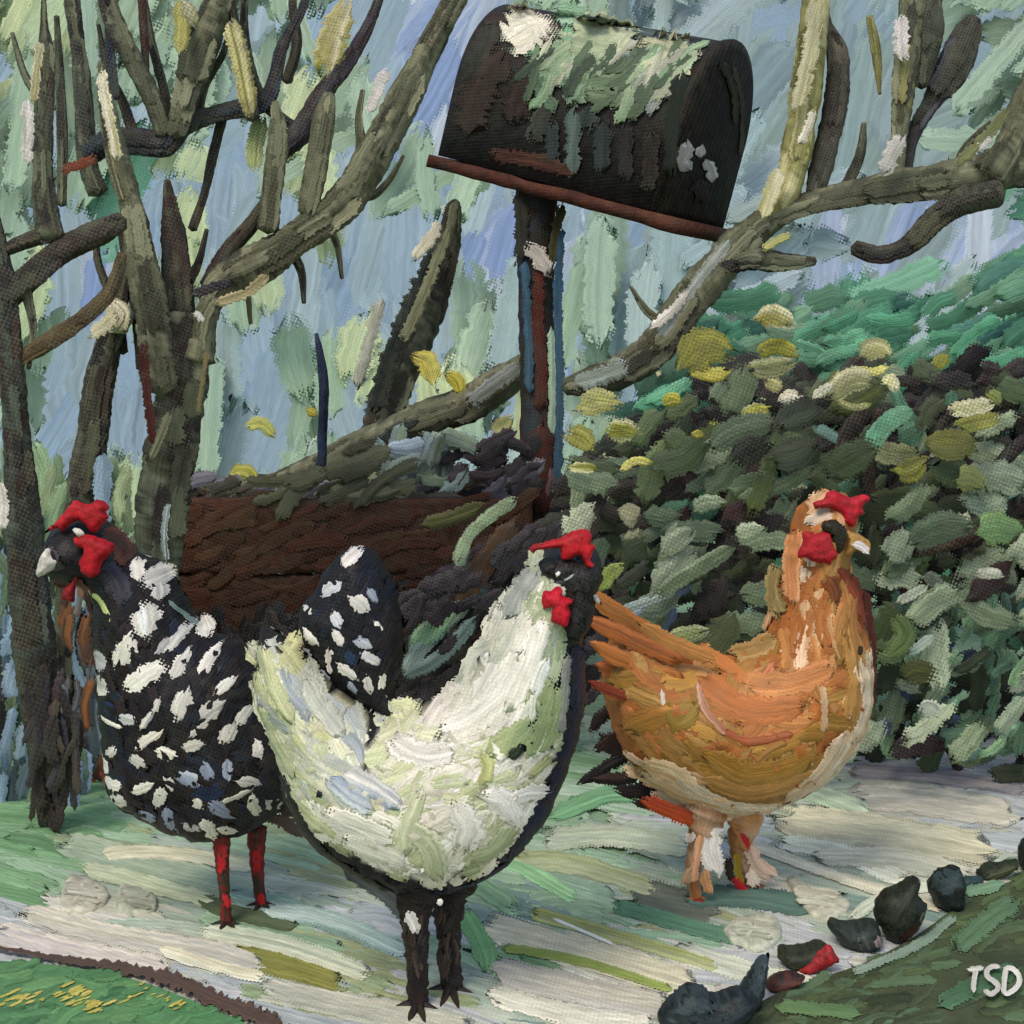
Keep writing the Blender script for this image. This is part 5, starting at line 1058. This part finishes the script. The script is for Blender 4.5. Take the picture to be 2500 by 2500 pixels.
# tail feathers
mb = MB()
for i, (p, w, c) in enumerate([([(1640, 1590), (1560, 1530), (1490, 1485), (1430, 1440)], 44, ['A06028', '8C5A2C']), ([(1660, 1610), (1560, 1570), (1500, 1540), (1432, 1512)], 46, ['8A4A20', 'A85E2C']), ([(1680, 1630), (1580, 1590), (1530, 1560), (1480, 1530)], 56, ['C06A30', 'B45A24']), ([(1660, 1660), (1570, 1630), (1500, 1600), (1448, 1572)], 44, ['9A5A28', 'B0682E']), ([(1660, 1690), (1580, 1660), (1520, 1640), (1462, 1625)], 50, ['B8622A', 'A0542A']),
                ([(1640, 1720), (1560, 1710), (1500, 1690), (1440, 1665)], 24, ['8A3418', '6E2A16']), ([(1640, 1700), (1560, 1690), (1490, 1670)], 50, ['C27034', 'B0602C']), ([(1740, 1610), (1640, 1570), (1560, 1520)], 40, ['B47A40', '9A6430']), ([(1590, 1540), (1540, 1500), (1495, 1478)], 8, ['D8B07A'])]):
    for side in (-1, 1):
        dd = D3 - 0.055 * (1 if i % 2 else 0.6) * (1 if side < 0 else -1)
        stroke(mb, p, w, upright(dd), c, th=7, n=8, step=8, streak=0.9, ends=(0.4, 1.6), rag=0.08)
        mb.build('tail_feather', M['hen'], t); mb = MB()
for p, w in [([(1560, 1780), (1500, 1800), (1450, 1835)], 36), ([(1570, 1830), (1500, 1860), (1412, 1915)], 34), ([(1580, 1870), (1520, 1900), (1440, 1900)], 40), ([(1600, 1900), (1560, 1930), (1500, 1930)], 50), ([(1540, 1720), (1480, 1740), (1440, 1790)], 40), ([(1620, 1930), (1580, 1960), (1545, 1955)], 44), ([(1540, 1850), (1500, 1830), (1460, 1790)], 50)]:
    mb = MB(); stroke(mb, p, w, upright(D3 + 0.03), ['2A1A18', '3A2420', '1E1A1C'], th=8, n=8, step=8, ends=(0.3, 1.8))
    mb.build('dark_under_feather', M['hen'], t)
mb = MB(); stroke(mb, [(1570, 1950), (1650, 1985), (1720, 2010)], 44, upright(D3 - 0.03), ['A8441E', '8E3218'], th=8, n=8)
mb.build('rusty_feather', M['hen'], t)
part('comb', [(1985, 1228), (1995, 1222), (2010, 1218), (2020, 1200), (2038, 1198), (2060, 1208), (2075, 1214), (2100, 1208), (2112, 1207), (2126, 1217), (2112, 1228), (2105, 1240), (2112, 1252), (2094, 1262), (2090, 1280), (2078, 1287), (2058, 1278), (2052, 1260), (2040, 1245), (2015, 1240), (1990, 1242)], D3, 0.010, 18, ['B01024', 'B8182C', 'A01020'], t, -0.052)
part('wattle', [(1958, 1300), (1975, 1297), (1992, 1303), (2010, 1298), (2028, 1302), (2036, 1330), (2046, 1358), (2030, 1372), (2034, 1384), (2010, 1376), (1985, 1372), (1968, 1362), (1948, 1362), (1950, 1342), (1960, 1325)], D3, 0.011, 18, ['A80E22', 'B01628', '981018'], t, -0.062)
part('face_patch', [(2008, 1276), (2040, 1268), (2066, 1290), (2066, 1325), (2050, 1352), (2034, 1340), (2020, 1310), (2008, 1296)], D3, 0.010, 16, ['2A2014', '1E1812'], t, -0.060, 'hen')
part('beak', [(2056, 1300), (2068, 1290), (2085, 1300), (2112, 1312), (2126, 1330), (2122, 1348), (2108, 1352), (2090, 1345), (2075, 1355), (2052, 1352), (2066, 1325)], D3, 0.010, 12, ['B08444', 'A87A3A', 'C09A5A'], t, -0.048)
mb = MB(); stroke(mb, [(2082, 1328), (2105, 1335), (2122, 1352)], 20, upright(D3 - 0.060), ['DDD3CC', 'CFC4BE'], th=4); mb.build('beak_tip', M['skin'], t)
part('eye', [(2026, 1306), (2034, 1303), (2038, 1310), (2030, 1315)], D3, 0.004, 5, ['E8E4DC'], t, -0.074)
for k, (x, off) in enumerate(((1700, -0.02), (1800, 0.025))):
    mb = MB(); x2 = x + (0 if k == 0 else 36)
    tube(mb, [(x + 30 - 20 * k, 1950, 60), (x + 18, 2010, 42), (x + 6, 2070, 26), (x2 - 10, 2125, 18), (x2, gy(D3 + off) - 6, 14)], ['B07038', 'C88C58', 'D8B090', '8A5A2A'], D3 + off, sides=9, step=9, rag=0.12)
    if k == 0: fl = [([(1740, 2000), (1732, 2070), (1752, 2135)], 56, ['E6DCD0', 'D8C4B4']), ([(1710, 2040), (1700, 2100), (1690, 2160)], 24, ['B87A48', 'D8A078']), ([(1700, 2110), (1680, 2140), (1665, 2160)], 28, ['B89068', 'A08060']), ([(1690, 2030), (1680, 2060)], 30, ['D8CCBC', 'C0B0A0']), ([(1720, 2120), (1725, 2160), (1735, 2180)], 26, ['C08A5C', 'A06838'])]
    else: fl = [([(1790, 1990), (1810, 2040), (1830, 2080)], 30, ['C08048', 'D8B088']), ([(1806, 2030), (1830, 2075)], 24, ['A81420', 'B81C28']), ([(1830, 2060), (1850, 2110), (1890, 2140)], 44, ['E4D2C2', 'D0B098']), ([(1800, 2080), (1802, 2120), (1808, 2160)], 18, ['7A6018', '94781E']), ([(1830, 2120), (1840, 2150), (1850, 2165)], 34, ['DCC6B0', 'C4A488']), ([(1794, 2140), (1815, 2175), (1832, 2196)], 24, ['A8141E', 'B01C24']), ([(1780, 2090), (1782, 2130), (1790, 2150)], 22, ['2A2014', '3A2E1A'])]
    for p, w, c in fl: stroke(mb, p, w, upright(D3 + off - 0.016), c, th=5, n=7, step=7, rag=0.15)
    toes(mb, x2 + 2, gy(D3 + off) - 4, D3 + off, ['8A3A24', 'A82028', 'B07040'], [(-40, 2), (-12, 12), (22, 12), (38, 0)], 7)
    mb.build('leg', M['hen'], t)

# ------------------------------------------------------------------ white painted initials on the dark grass
mb = MB()
GL = on_ground(0.016)
for p in ([(2362, 2405), (2385, 2404), (2402, 2400)], [(2383, 2405), (2378, 2435), (2376, 2462)],
          [(2440, 2402), (2425, 2398), (2410, 2408), (2412, 2425), (2432, 2440), (2436, 2455), (2420, 2468), (2402, 2458)],
          [(2456, 2402), (2452, 2435), (2450, 2466)], [(2450, 2402), (2472, 2404), (2488, 2424), (2484, 2448), (2462, 2466), (2448, 2466)]):
    stroke(mb, p, 13, GL, ['E0DACC', 'D2CCBE'], th=3, n=5, step=5, rag=0.08, ends=(0.7, 0.7))
tag(mb.build('painted_letters', M['stone']), 'hand painted white letters TSD on the dark grass', 'lettering')

for o in bpy.data.objects:
    if '_o' in o: del o['_o']
